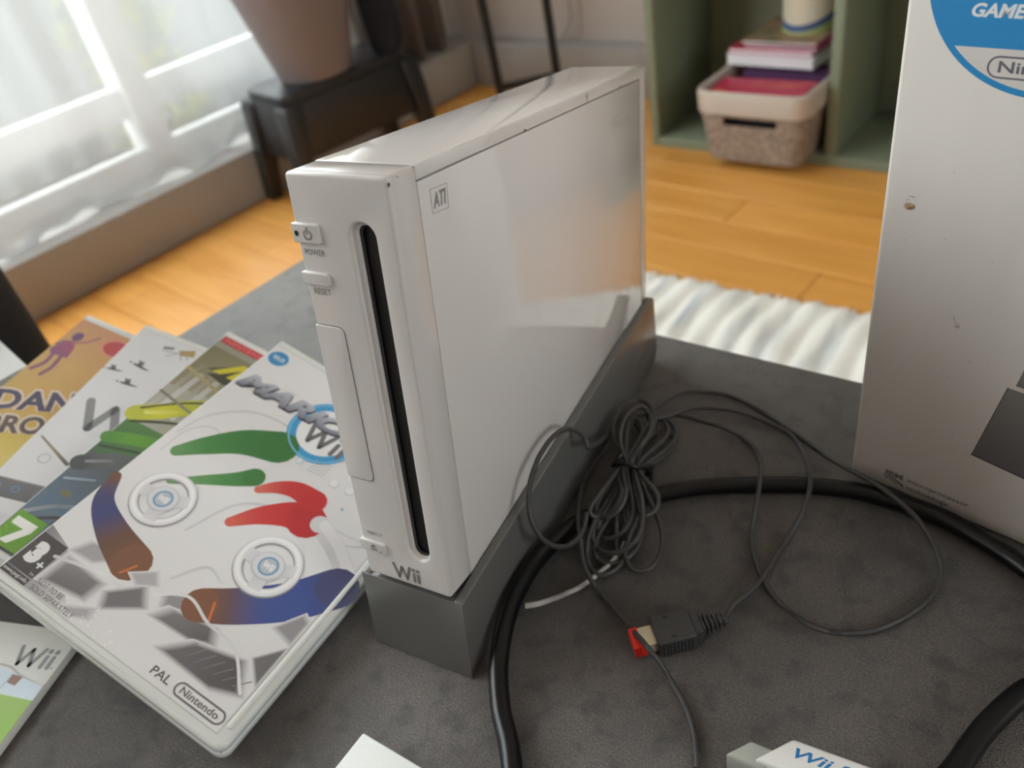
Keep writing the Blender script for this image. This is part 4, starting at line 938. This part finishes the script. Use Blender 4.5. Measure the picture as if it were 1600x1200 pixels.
# white carton the fan leans on
g = MB().obox((-300, 0, 0), Vector((.96, -.28, 0)), Vector((.28, .96, 0)), -96, -10, -60, 18, .3, 50).build('carton', M['white_box'], bevel=1.0); tag(g, 'plain white carton under the left end of the fanned game cases', 'carton')

# ================================================================== cables
POWER_PATH = [(55.8, -63.6, 4.2), (42.1, -46.1, 4.2), (33.9, -32.0, 6.0), (30.1, -18.7, 11.0), (28.3, -3.9, 14.0), (28.3, 12.7, 14.0), (30.3, 29.3, 11.0), (34.8, 46.6, 7.0), (43.1, 61.4, 4.2), (62.5, 76.1, 4.2), (78.9, 86.1, 4.2), (100.1, 94.1, 4.2), (121.1, 100.4, 4.2), (141.9, 103.5, 4.2), (157.4, 102.5, 4.2), (174.8, 98.8, 4.2), (191.5, 90.5, 4.2), (204.9, 82.0, 4.2)]
POWER_END = [(206.6, 26.6, 4.2), (197.6, 11.7, 4.2), (192.3, -0.3, 4.2), (189.2, -8.3, 4.2)]
LEAD_A = [(40.4, 124.8, 10.0), (43.2, 137.6, 6.2), (49.4, 149.8, 3.5), (58.4, 154.3, 1.9), (67.9, 155.8, 1.5), (78.3, 153.4, 1.4), (89.0, 148.7, 1.4), (101.1, 141.1, 1.4), (111.4, 134.4, 1.4), (122.6, 126.3, 1.7), (131.2, 117.0, 5.7), (140.1, 109.5, 9.1), (148.3, 104.6, 9.9), (155.5, 99.4, 9.9), (161.5, 94.6, 9.9), (165.9, 90.0, 9.9), (170.0, 85.1, 8.9), (173.7, 80.4, 7.0), (176.3, 75.5, 5.0), (177.5, 71.4, 3.1), (177.4, 66.8, 1.4), (175.9, 61.0, 1.4), (173.3, 54.8, 1.4), (170.2, 49.7, 1.4), (166.8, 45.1, 1.4), (162.5, 40.2, 1.4), (157.5, 35.8, 1.4), (152.2, 32.8, 1.4), (147.6, 30.5, 2.4), (143.1, 25.5, 8.1), (138.2, 25.1, 9.0), (132.4, 29.2, 6.2), (126.9, 34.9, 1.9), (122.5, 38.6, 1.5), (118.4, 42.5, 1.4), (114.4, 47.3, 1.4), (111.4, 52.0, 1.4), (108.5, 57.5, 1.4), (106.3, 63.4, 1.4), (104.9, 69.2, 2.2), (104.3, 74.0, 5.1), (104.2, 78.9, 8.1), (103.4, 87.2, 9.9), (101.9, 95.9, 9.9), (100.0, 103.6, 8.0), (96.2, 114.7, 3.5), (92.5, 120.9, 1.4), (88.2, 124.3, 1.4), (83.2, 126.3, 3.1), (76.0, 123.3, 8.9), (66.9, 126.3, 6.8), (55.0, 130.4, 4.5), (46.0, 129.2, 4.2), (39.6, 120.8, 8.0)]
LEAD_B = [(40.1, 119.4, 8.0), (48.3, 127.4, 5.4), (55.3, 136.7, 3.7), (62.5, 140.8, 3.0), (71.7, 142.5, 3.0), (79.9, 142.7, 2.7), (89.6, 141.5, 2.1), (98.2, 139.0, 1.7), (104.3, 136.5, 1.5), (109.0, 132.7, 1.5), (113.7, 126.1, 1.8), (118.2, 114.6, 6.0), (121.5, 103.6, 9.9), (123.0, 97.2, 9.9), (123.5, 92.1, 8.5), (123.2, 86.3, 7.0), (122.2, 79.8, 4.5), (119.8, 71.4, 1.5), (117.6, 59.9, 1.5), (115.8, 49.1, 2.1), (113.7, 40.8, 3.0), (110.7, 34.2, 3.0), (107.8, 27.8, 3.3), (104.9, 21.6, 4.0)]
LEAD_C = [(27.7, 96.8, 8.0), (26.9, 92.5, 6.7), (25.7, 88.2, 5.4), (24.2, 83.2, 4.1), (23.8, 77.3, 3.4), (24.4, 71.8, 3.3), (27.4, 62.9, 7.0), (30.7, 54.4, 10.6), (34.6, 45.3, 12.9), (37.9, 38.6, 14.2), (41.7, 31.6, 13.9), (44.8, 26.0, 13.1), (47.8, 21.0, 13.1), (50.6, 17.5, 12.5), (50.7, 17.7, 12.6), (53.1, 15.4, 11.8), (55.9, 13.5, 10.7), (55.8, 17.2, 1.5), (63.3, 12.3, 1.8), (68.3, 8.6, 2.6), (72.4, 5.1, 3.9), (78.4, -0.2, 7.8), (83.7, -4.6, 10.5), (87.4, -7.2, 10.5), (90.3, -8.1, 7.6), (92.8, -9.1, 4.5), (95.8, -11.1, 2.5), (99.0, -13.8, 1.7), (102.3, -16.9, 1.4), (105.0, -20.2, 1.4), (107.3, -23.6, 1.4), (109.4, -26.9, 1.4), (111.0, -30.4, 1.4), (112.5, -34.1, 1.4), (113.8, -38.2, 1.4)]
LEAN_A = [(28.8, 99.2, 14.0), (29.3, 90.7, 18.0), (30.7, 81.9, 23.0), (31.7, 74.3, 28.0), (32.1, 68.4, 32.5)]
LEAN_B = [(32.9, 66.6, 34.1), (31.2, 67.9, 38.0), (29.1, 66.2, 43.1), (27.2, 62.0, 47.7), (26.2, 57.7, 50.1), (25.6, 53.4, 51.4), (25.2, 48.1, 52.3), (25.2, 43.8, 52.5), (25.2, 38.3, 52.3), (25.6, 33.5, 51.5), (26.1, 29.1, 50.3), (26.7, 25.1, 48.7), (27.7, 21.3, 46.4), (29.0, 18.0, 43.4), (30.3, 15.9, 40.1), (31.9, 14.8, 36.4), (34.0, 14.6, 31.4), (36.2, 16.2, 26.3), (37.9, 19.1, 22.1), (39.2, 22.4, 18.9), (40.2, 26.0, 16.6), (40.9, 30.8, 15.0), (41.1, 36.1, 14.6), (40.6, 40.4, 15.6), (39.9, 44.0, 17.4)]
LIGHT_WIRE = [(37.4, -10.5, 19.7), (41.4, -8.1, 19.7), (42.5, -2.2, 14.9), (39.9, 9.3, 1.6), (42.4, 12.1, 1.6), (44.8, 14.8, 1.6), (47.1, 18.0, 1.6), (48.6, 21.1, 1.6), (50.8, 25.5, 1.6), (52.6, 29.2, 1.6), (54.0, 33.0, 1.6), (55.0, 37.5, 1.6), (55.7, 41.5, 1.6), (55.5, 45.7, 1.6)]
LOOPS = [
   [(47.0, 79.8, 14.0), (41.2, 85.8, 15.6), (36.0, 89.0, 17.2), (31.8, 95.3, 17.6), (29.3, 102.3, 16.8), (28.1, 110.0, 16.0), (28.2, 119.2, 14.4), (30.6, 125.6, 12.8), (34.3, 127.4, 12.4), (39.3, 124.5, 13.2), (44.1, 117.7, 14.0), (47.7, 109.1, 15.6), (49.2, 100.2, 17.2), (48.3, 91.3, 17.2), (46.5, 86.1, 15.6), (46.6, 79.6, 14.0)] ,
   [(45.6, 80.0, 14.0), (40.6, 85.4, 17.0), (38.2, 89.1, 20.0), (35.6, 97.7, 20.0), (34.9, 105.7, 20.0), (35.8, 113.1, 19.0), (38.9, 116.0, 18.0), (44.0, 112.4, 19.0), (47.9, 106.0, 20.0), (50.2, 96.8, 21.0), (50.0, 87.8, 22.0), (46.8, 83.6, 18.0), (46.0, 80.1, 14.0)] ,
   [(45.2, 79.8, 14.0), (41.3, 87.5, 16.4), (38.4, 96.3, 17.2), (34.9, 107.0, 14.8), (34.8, 113.1, 12.4), (36.7, 115.0, 10.0), (40.6, 109.4, 11.2), (43.1, 102.7, 12.8), (44.5, 93.8, 15.2), (44.1, 86.5, 15.2), (45.2, 79.8, 14.0)] ,
   [(48.9, 81.4, 13.0), (49.2, 90.3, 11.4), (51.3, 99.3, 9.6), (52.4, 107.5, 7.5), (51.7, 115.6, 5.6), (49.0, 121.7, 4.5), (45.3, 124.9, 4.3), (41.8, 124.1, 4.8), (40.3, 116.2, 6.5), (41.6, 102.9, 8.6), (42.3, 91.4, 10.8), (45.9, 81.1, 13.0)] ,
   [(51.1, 82.6, 12.0), (52.5, 90.6, 9.6), (55.2, 100.6, 7.2), (56.2, 109.6, 4.8), (55.2, 117.3, 3.2), (51.7, 124.0, 2.0), (47.4, 126.9, 2.6), (43.8, 123.7, 4.0), (43.7, 112.3, 7.0), (44.8, 97.0, 10.0), (48.7, 82.0, 13.0)] ,
   [(52.9, 83.6, 11.0), (54.0, 93.6, 7.2), (56.0, 101.8, 4.5), (56.4, 109.9, 2.8), (54.9, 115.8, 2.0), (51.4, 116.7, 2.8), (49.3, 106.6, 5.0), (47.9, 93.3, 8.2), (49.5, 82.1, 12.0)] ,
   [(44.2, 83.8, 10.0), (35.2, 94.8, 8.2), (28.0, 112.8, 6.3), (26.6, 118.8, 5.2), (29.4, 121.7, 4.3), (34.7, 117.8, 3.7), (42.6, 109.3, 3.2), (45.5, 117.2, 3.2), (41.9, 125.0, 3.7), (36.5, 126.4, 4.3), (33.2, 122.1, 5.2), (32.4, 114.1, 6.3), (37.2, 99.4, 8.2), (45.0, 84.0, 10.0)] ,
   [(42.4, 77.7, 14.0), (42.3, 69.4, 16.0), (42.0, 59.5, 18.0), (40.5, 52.5, 17.0), (39.8, 47.5, 16.0), (41.0, 46.1, 14.0), (43.7, 47.5, 12.0), (48.2, 47.4, 14.0), (51.7, 49.8, 16.0), (53.1, 54.5, 18.0), (52.7, 59.2, 20.0), (48.2, 67.8, 17.0), (43.2, 78.0, 14.0)] ,
   [(41.1, 78.4, 13.0), (42.2, 71.4, 14.1), (41.5, 62.1, 14.7), (40.3, 55.7, 13.1), (40.5, 51.5, 11.5), (42.9, 49.2, 11.5), (45.5, 52.0, 9.8), (48.5, 54.8, 11.5), (49.1, 59.9, 13.5), (48.1, 64.4, 15.6), (44.4, 70.3, 14.6), (41.9, 78.6, 13.0)] ,
   [(44.7, 79.5, 13.0), (48.3, 71.5, 13.5), (53.6, 62.1, 13.9), (56.8, 54.7, 13.2), (57.5, 48.1, 12.3), (55.8, 43.5, 10.8), (52.7, 41.2, 8.9), (48.9, 40.8, 7.5), (45.1, 43.0, 6.7), (44.5, 44.6, 10.2), (44.6, 49.2, 11.2), (44.7, 61.7, 10.2), (44.3, 72.2, 11.6), (43.1, 79.0, 13.0)] ,
   [(47.8, 79.4, 14.0), (53.2, 70.4, 14.9), (58.9, 60.8, 15.8), (62.8, 51.8, 16.0), (64.8, 44.9, 16.0), (64.9, 38.8, 15.2), (62.8, 35.5, 13.5), (59.5, 33.0, 11.8), (55.2, 32.1, 10.0), (50.1, 33.0, 8.2), (45.7, 36.2, 7.2), (43.9, 39.2, 9.8), (43.3, 43.0, 11.4), (42.7, 51.9, 11.3), (43.2, 65.7, 10.5), (44.2, 72.7, 12.2), (44.0, 78.2, 14.0)] ,
   [(49.6, 80.0, 14.0), (54.5, 74.1, 15.2), (60.0, 69.5, 15.6), (64.1, 66.2, 14.4), (65.5, 63.1, 12.8), (65.1, 60.2, 11.0), (63.5, 56.6, 11.0), (60.6, 55.5, 11.4), (58.0, 59.1, 12.6), (53.4, 67.2, 13.4), (48.0, 79.5, 14.0)] ,
   [(47.9, 81.6, 12.0), (52.5, 76.0, 10.4), (58.9, 67.8, 9.9), (65.0, 60.9, 7.2), (69.8, 54.0, 5.7), (72.4, 47.2, 4.7), (73.0, 40.9, 3.8), (71.4, 35.1, 3.3), (67.9, 32.4, 2.7), (63.7, 32.8, 2.2), (60.7, 35.5, 2.7), (58.6, 39.0, 3.7), (57.5, 47.7, 5.6), (57.6, 56.9, 7.7), (52.0, 70.3, 9.9), (46.3, 81.1, 12.0)] ,
   [(40.7, 79.3, 12.0), (40.0, 68.9, 9.9), (40.1, 56.0, 10.9), (42.7, 44.6, 11.9), (43.6, 36.3, 11.7), (44.9, 30.2, 9.6), (45.3, 28.9, 2.8), (49.5, 25.7, 2.3), (53.2, 25.7, 2.0), (56.7, 29.5, 2.0), (58.7, 35.1, 2.3), (57.9, 41.7, 2.9), (56.2, 48.5, 4.2), (51.7, 56.8, 8.1), (47.2, 68.8, 9.9), (43.5, 80.2, 12.0)] ,
   [(44.3, 81.5, 11.0), (48.4, 70.4, 9.9), (56.1, 61.3, 9.7), (61.0, 52.1, 4.5), (62.3, 45.4, 2.8), (60.6, 38.9, 2.3), (57.3, 34.3, 2.0), (52.3, 32.1, 2.0), (47.6, 33.3, 2.3), (46.6, 34.0, 7.1), (45.8, 41.4, 8.1), (47.3, 50.9, 10.4), (46.1, 64.8, 9.9), (41.8, 80.7, 11.0)] ,
   [(43.8, 82.4, 10.0), (41.8, 71.5, 6.7), (48.2, 56.2, 9.9), (50.8, 48.3, 4.9), (54.6, 39.1, 2.0), (56.4, 38.7, 2.0), (55.4, 50.3, 2.0), (53.7, 56.4, 9.2), (49.2, 70.6, 9.9), (43.8, 82.4, 10.0)] ,
]
TIE = [(37.5, 79.6, 12.0), (40.7, 77.8, 16.0), (45.0, 76.5, 18.0), (48.6, 76.4, 18.0), (51.2, 78.3, 16.0), (53.1, 82.1, 13.0), (54.4, 86.7, 10.0)]
TIE_END = [(52.9, 83.6, 11.0), (54.3, 83.8, 7.0), (57.8, 75.8, 9.9), (57.8, 71.0, 9.9)]
TIE_END2 = [(39.3, 79.7, 13.0), (39.9, 81.1, 16.0), (40.9, 83.5, 17.0)]
sc_ = empty('sensor_cable', (47, 80, 0)); tag(sc_, 'thin dark grey cable tied into a coil beside the grey stand with a red-tipped plug', 'cable')
def cpt(mb, name, mat, p=None, bevel=0, **kw):
    o = mb.build(name, mat, None, bevel=bevel, angle=60 if not bevel else 35, **kw); return adopt(o, p or sc_)
RG = 1.12
for L_ in LOOPS: cpt(MB().tube(L_, RG, seg=9, res=4), 'coil_loop', M['cable_grey'])
PT = Vector((77.3, -2.8, 0)); PA = Vector((.793, .608, 0)); PB = Vector((-.608, .793, 0))
tip_end = PT + PA * 38 + Vector((0, 0, 4.6))
LEAD_B[-1] = tuple(tip_end)
for L_ in (LEAD_A, LEAD_B, LEAD_C, LEAN_A + LEAN_B): cpt(MB().tube(L_, RG, seg=10, res=6), 'cable_lead', M['cable_grey'])
cpt(MB().tube(TIE, 1.15, seg=8, res=5), 'cable_tie', M['tie']); cpt(MB().tube(TIE_END, 1.3, seg=8), 'cable_tie', M['tie']); cpt(MB().tube(TIE_END2, 1.1, seg=8), 'cable_tie', M['tie'])
cpt(MB().tube([(40, 80, 7), (44, 82, 3), (50, 85, 3), (54, 86.5, 9)], 1.1, seg=8), 'cable_tie', M['tie'])
pg = cpt(MB().obox(PT, PA, PB, 9.2, 24.5, -6.6, 6.6, .4, 9.4), 'plug', M['plug'], bevel=.9, seg=3)
def sub_(mb, name, mat, bevel=0): o = mb.build(name, mat, None, bevel=bevel); return adopt(o, pg)
sub_(MB().obox(PT, PA, PB, 24.2, 27.5, -5.6, 5.6, 1, 8.8), 'plug_collar', M['plug'], .7)
sub_(MB().obox(PT, PA, PB, 3.2, 9.6, -4.4, 4.4, 2.2, 7.4), 'plug_contact', M['plug_metal'], .3)
sub_(MB().obox(PT, PA, PB, 0, 3.6, -4.8, 4.8, 1.8, 7.8).obox(PT, PA, PB, 3.4, 5.2, -4.8, -2.2, 1.8, 7.8), 'red_tip', M['plug_red'], .4)
for x_, y_ in ((14.2, 4.6), (14.8, -4.4)): sub_(MB().obox(PT, PA, PB, x_, x_ + 1.9, y_ - .5, y_ + .5, 9.2, 9.5), 'latch_hole', M['tie'])
for j in range(9): sub_(MB().obox(PT, PA, PB, 11 + j * 1.4, 11.7 + j * 1.4, -6.95, -6.4, 1.4, 8), 'grip_rib', M['plug'])
for j in range(6):
    x_ = 27.6 + j * 1.75; h_ = 3.9 - j * .32
    sub_(MB().obox(PT, PA, PB, x_, x_ + 1.05, -h_, h_, 4.8 - h_ * .85, 4.8 + h_ * .85), 'relief_rib', M['plug'], .35)
sub_(MB().tube([PT + PA * 26 + Vector((0, 0, 4.8)), PT + PA * 33 + Vector((0, 0, 4.8)), PT + PA * 38.4 + Vector((0, 0, 4.6))], 1.9, seg=10), 'strain_relief', M['plug'])

pw = empty('power_cable', (30, 0, 0)); tag(pw, 'thick black cable looping across the table around the coiled thin one', 'cable')
loop_ = POWER_PATH + [(222, 66, 4.2), (224, 48, 4.2), (216, 36, 4.2)] + POWER_END + [(181, -26, 4.2), (170, -60, 4.2), (150, -120, 4.2)]
pre_ = [(110, -170, 4.2), (78, -104, 4.2)]
adopt(MB().tube(pre_ + loop_, 3.9, seg=16, res=8).build('sheath', M['cable_black'], angle=60), pw)
lw = MB().tube(LIGHT_WIRE, 1.15, seg=9, res=6).build('light_wire', M['wire_light'], angle=60); tag(lw, 'short pale grey wire passing under the bottom of the thin cable coil', 'wire')

# ================================================================== console box, adapter, white box
B0 = Vector((136.8, 118.8, .3)); bd = Vector((0.95064, -0.3103, 0)); bn = Vector((0.3103, 0.95064, 0))
R3 = Matrix((bd, bn, Vector((0, 0, 1)))).transposed()
g = empty('console_box', B0, R3); tag(g, 'large scuffed white retail carton with a blue round emblem standing on the table', 'carton')
CB = pbr('coated_white_card', (222, 217, 212), .42, bump=(14, .10, .004), stretch=(6, 1, .35))
MB().box(0, 250, 0, 105, 0, 272).build('carton_body', CB, g, bevel=1.6, seg=3)
MB().box(1.5, 248.5, -.25, 0.4, 271.4, 272.4).build('lid_flap', CB, g)
fr = Matrix(((1, 0, 0, 0), (0, 0, -1, 0), (0, 1, 0, 0), (0, 0, 0, 1)))
def box_ink(name, k): return k.build(name, M['ink'], g, fr)
BL = (44, 142, 206)
k = Ink(.05, .01); cx, cy, r = 41, 211, 35.6
a0 = math.asin((188.8 - cy) / 33.7)
A = [a0 + (math.pi - 2 * a0) * j / 60 for j in range(61)]
k.ell(cx, cy, r, r, BL, n=90); seg_ = [(cx + 33.7 * math.cos(a), cy + 33.7 * math.sin(a)) for a in [math.pi - a0 + (math.pi + 2 * a0) * j / 40 for j in range(41)]]
k.poly(seg_, (220, 216, 212)); box_ink('round_emblem', k)
k = Ink(.09, .01); k.text('GAME', 19.0, 197.2, 14.6, 3.9, (232, 238, 242), bold=.035, shear=.22); box_ink('emblem_lettering', k)
k = Ink(.09, .01); pill(k, 26, 180.6, 30, 6.0, 'Nintendo', (108, 104, 116), th=.55); box_ink('maker_mark', k)
k = Ink(.05, .01); k.poly([(52.4, 72.6), (46.1, 36.4), (96, 31), (96, 70)], [(128, 124, 122), (104, 100, 99), (96, 92, 92), (118, 114, 113)]); k.stroke([(46.1, 36.2), (96, 30.8)], .7, (60, 58, 58), smooth=False); k.stroke([(46.2, 36.4), (52.4, 72.6)], .35, (84, 80, 80), smooth=False)
k.poly([(55.2, 78), (54.6, 74.4), (96, 72), (96, 160), (66, 162)], [(128, 124, 122), (110, 106, 104), (190, 186, 184), (214, 210, 208), (206, 202, 200)]); box_ink('product_picture', k)
k = Ink(.05, .01); T_ = (78, 74, 73)
k.text('IBM', 15.2, 7.6, 7.4, 3.0, T_, bold=.03)
for j in range(4): k.stroke([(14.9, 8.2 + j * .72), (23, 8.2 + j * .72)], .22, (168, 163, 160), smooth=False, cap=False)
k.stroke([(14.6, 7.0), (18, 6.9), (21, 5.9), (23, 4.6)], .5, T_, w1=1.0); k.stroke([(15.2, 5.9), (18, 5.6), (20.6, 4.6)], .5, T_); k.text('microprocessor', 24.6, 7.2, 25, 3.0, T_); k.text('technology', 24.6, 3.2, 17.4, 2.9, T_); box_ink('processor_mark', k)
k = Ink(.05, .01); rnd = random.Random(9)
k.soft(9.2, 134.4, 2.1, 1.6, (188, 160, 128), (214, 208, 202)); k.ell(9.6, 133.8, 1.2, .35, (134, 98, 66), rot=.3); k.ell(10.8, 134.6, .22, .8, (130, 92, 60)); k.ell(9.8, 138.2, 1.3, .16, (170, 140, 112)); k.ell(8.4, 136.8, .7, .12, (170, 140, 112), rot=.6)
for _ in range(26): k.ell(rnd.uniform(8, 60), rnd.uniform(20, 150), rnd.uniform(.12, .3), rnd.uniform(.1, .25), (150, 142, 136), n=7)
k.stroke([(30, 96), (31, 93.5), (32.6, 92.6)], .15, (140, 132, 128)); k.ell(31.6, 92, .8, .5, (186, 178, 172), n=12); box_ink('stains', k)

g = empty('video_adapter', (135, -30, 0)); tag(g, 'small white video adapter with a pale grey plug end at the table front', 'adapter')
adopt(MB().prism([(129.3, -27.6), (122.6, -35.3), (134.5, -36), (142, -28.4)], .4, 12.8).build('plug_end', M['adapter_grey'], bevel=1.3, seg=3), g)
wa = [(141.6, -22.8), (131.8, -34.2), (196, -35.6), (204, -23.6)]
adopt(MB().prism(wa, .3, 14.4).build('adapter_body', M['adapter_white'], bevel=1.3, seg=3), g)
k = Ink(14.43, .01); k.text('Wii 2', 143.2, -29.2, 17.5, 3.6, (40, 120, 184), rot=-.02, bold=.02, shear=.35); adopt(k.build('adapter_lettering', M['ink'], None), g)
wbx = MB().obox((3.5, -77, 0), Vector((.996, -.09, 0)), Vector((-.125, -.992, 0)), 0, 44, 0, 80, .3, 15).build('sensor_box', M['white_box'], bevel=.8, seg=3); tag(wbx, 'plain white textured box whose corner shows at the bottom of the photo', 'box')
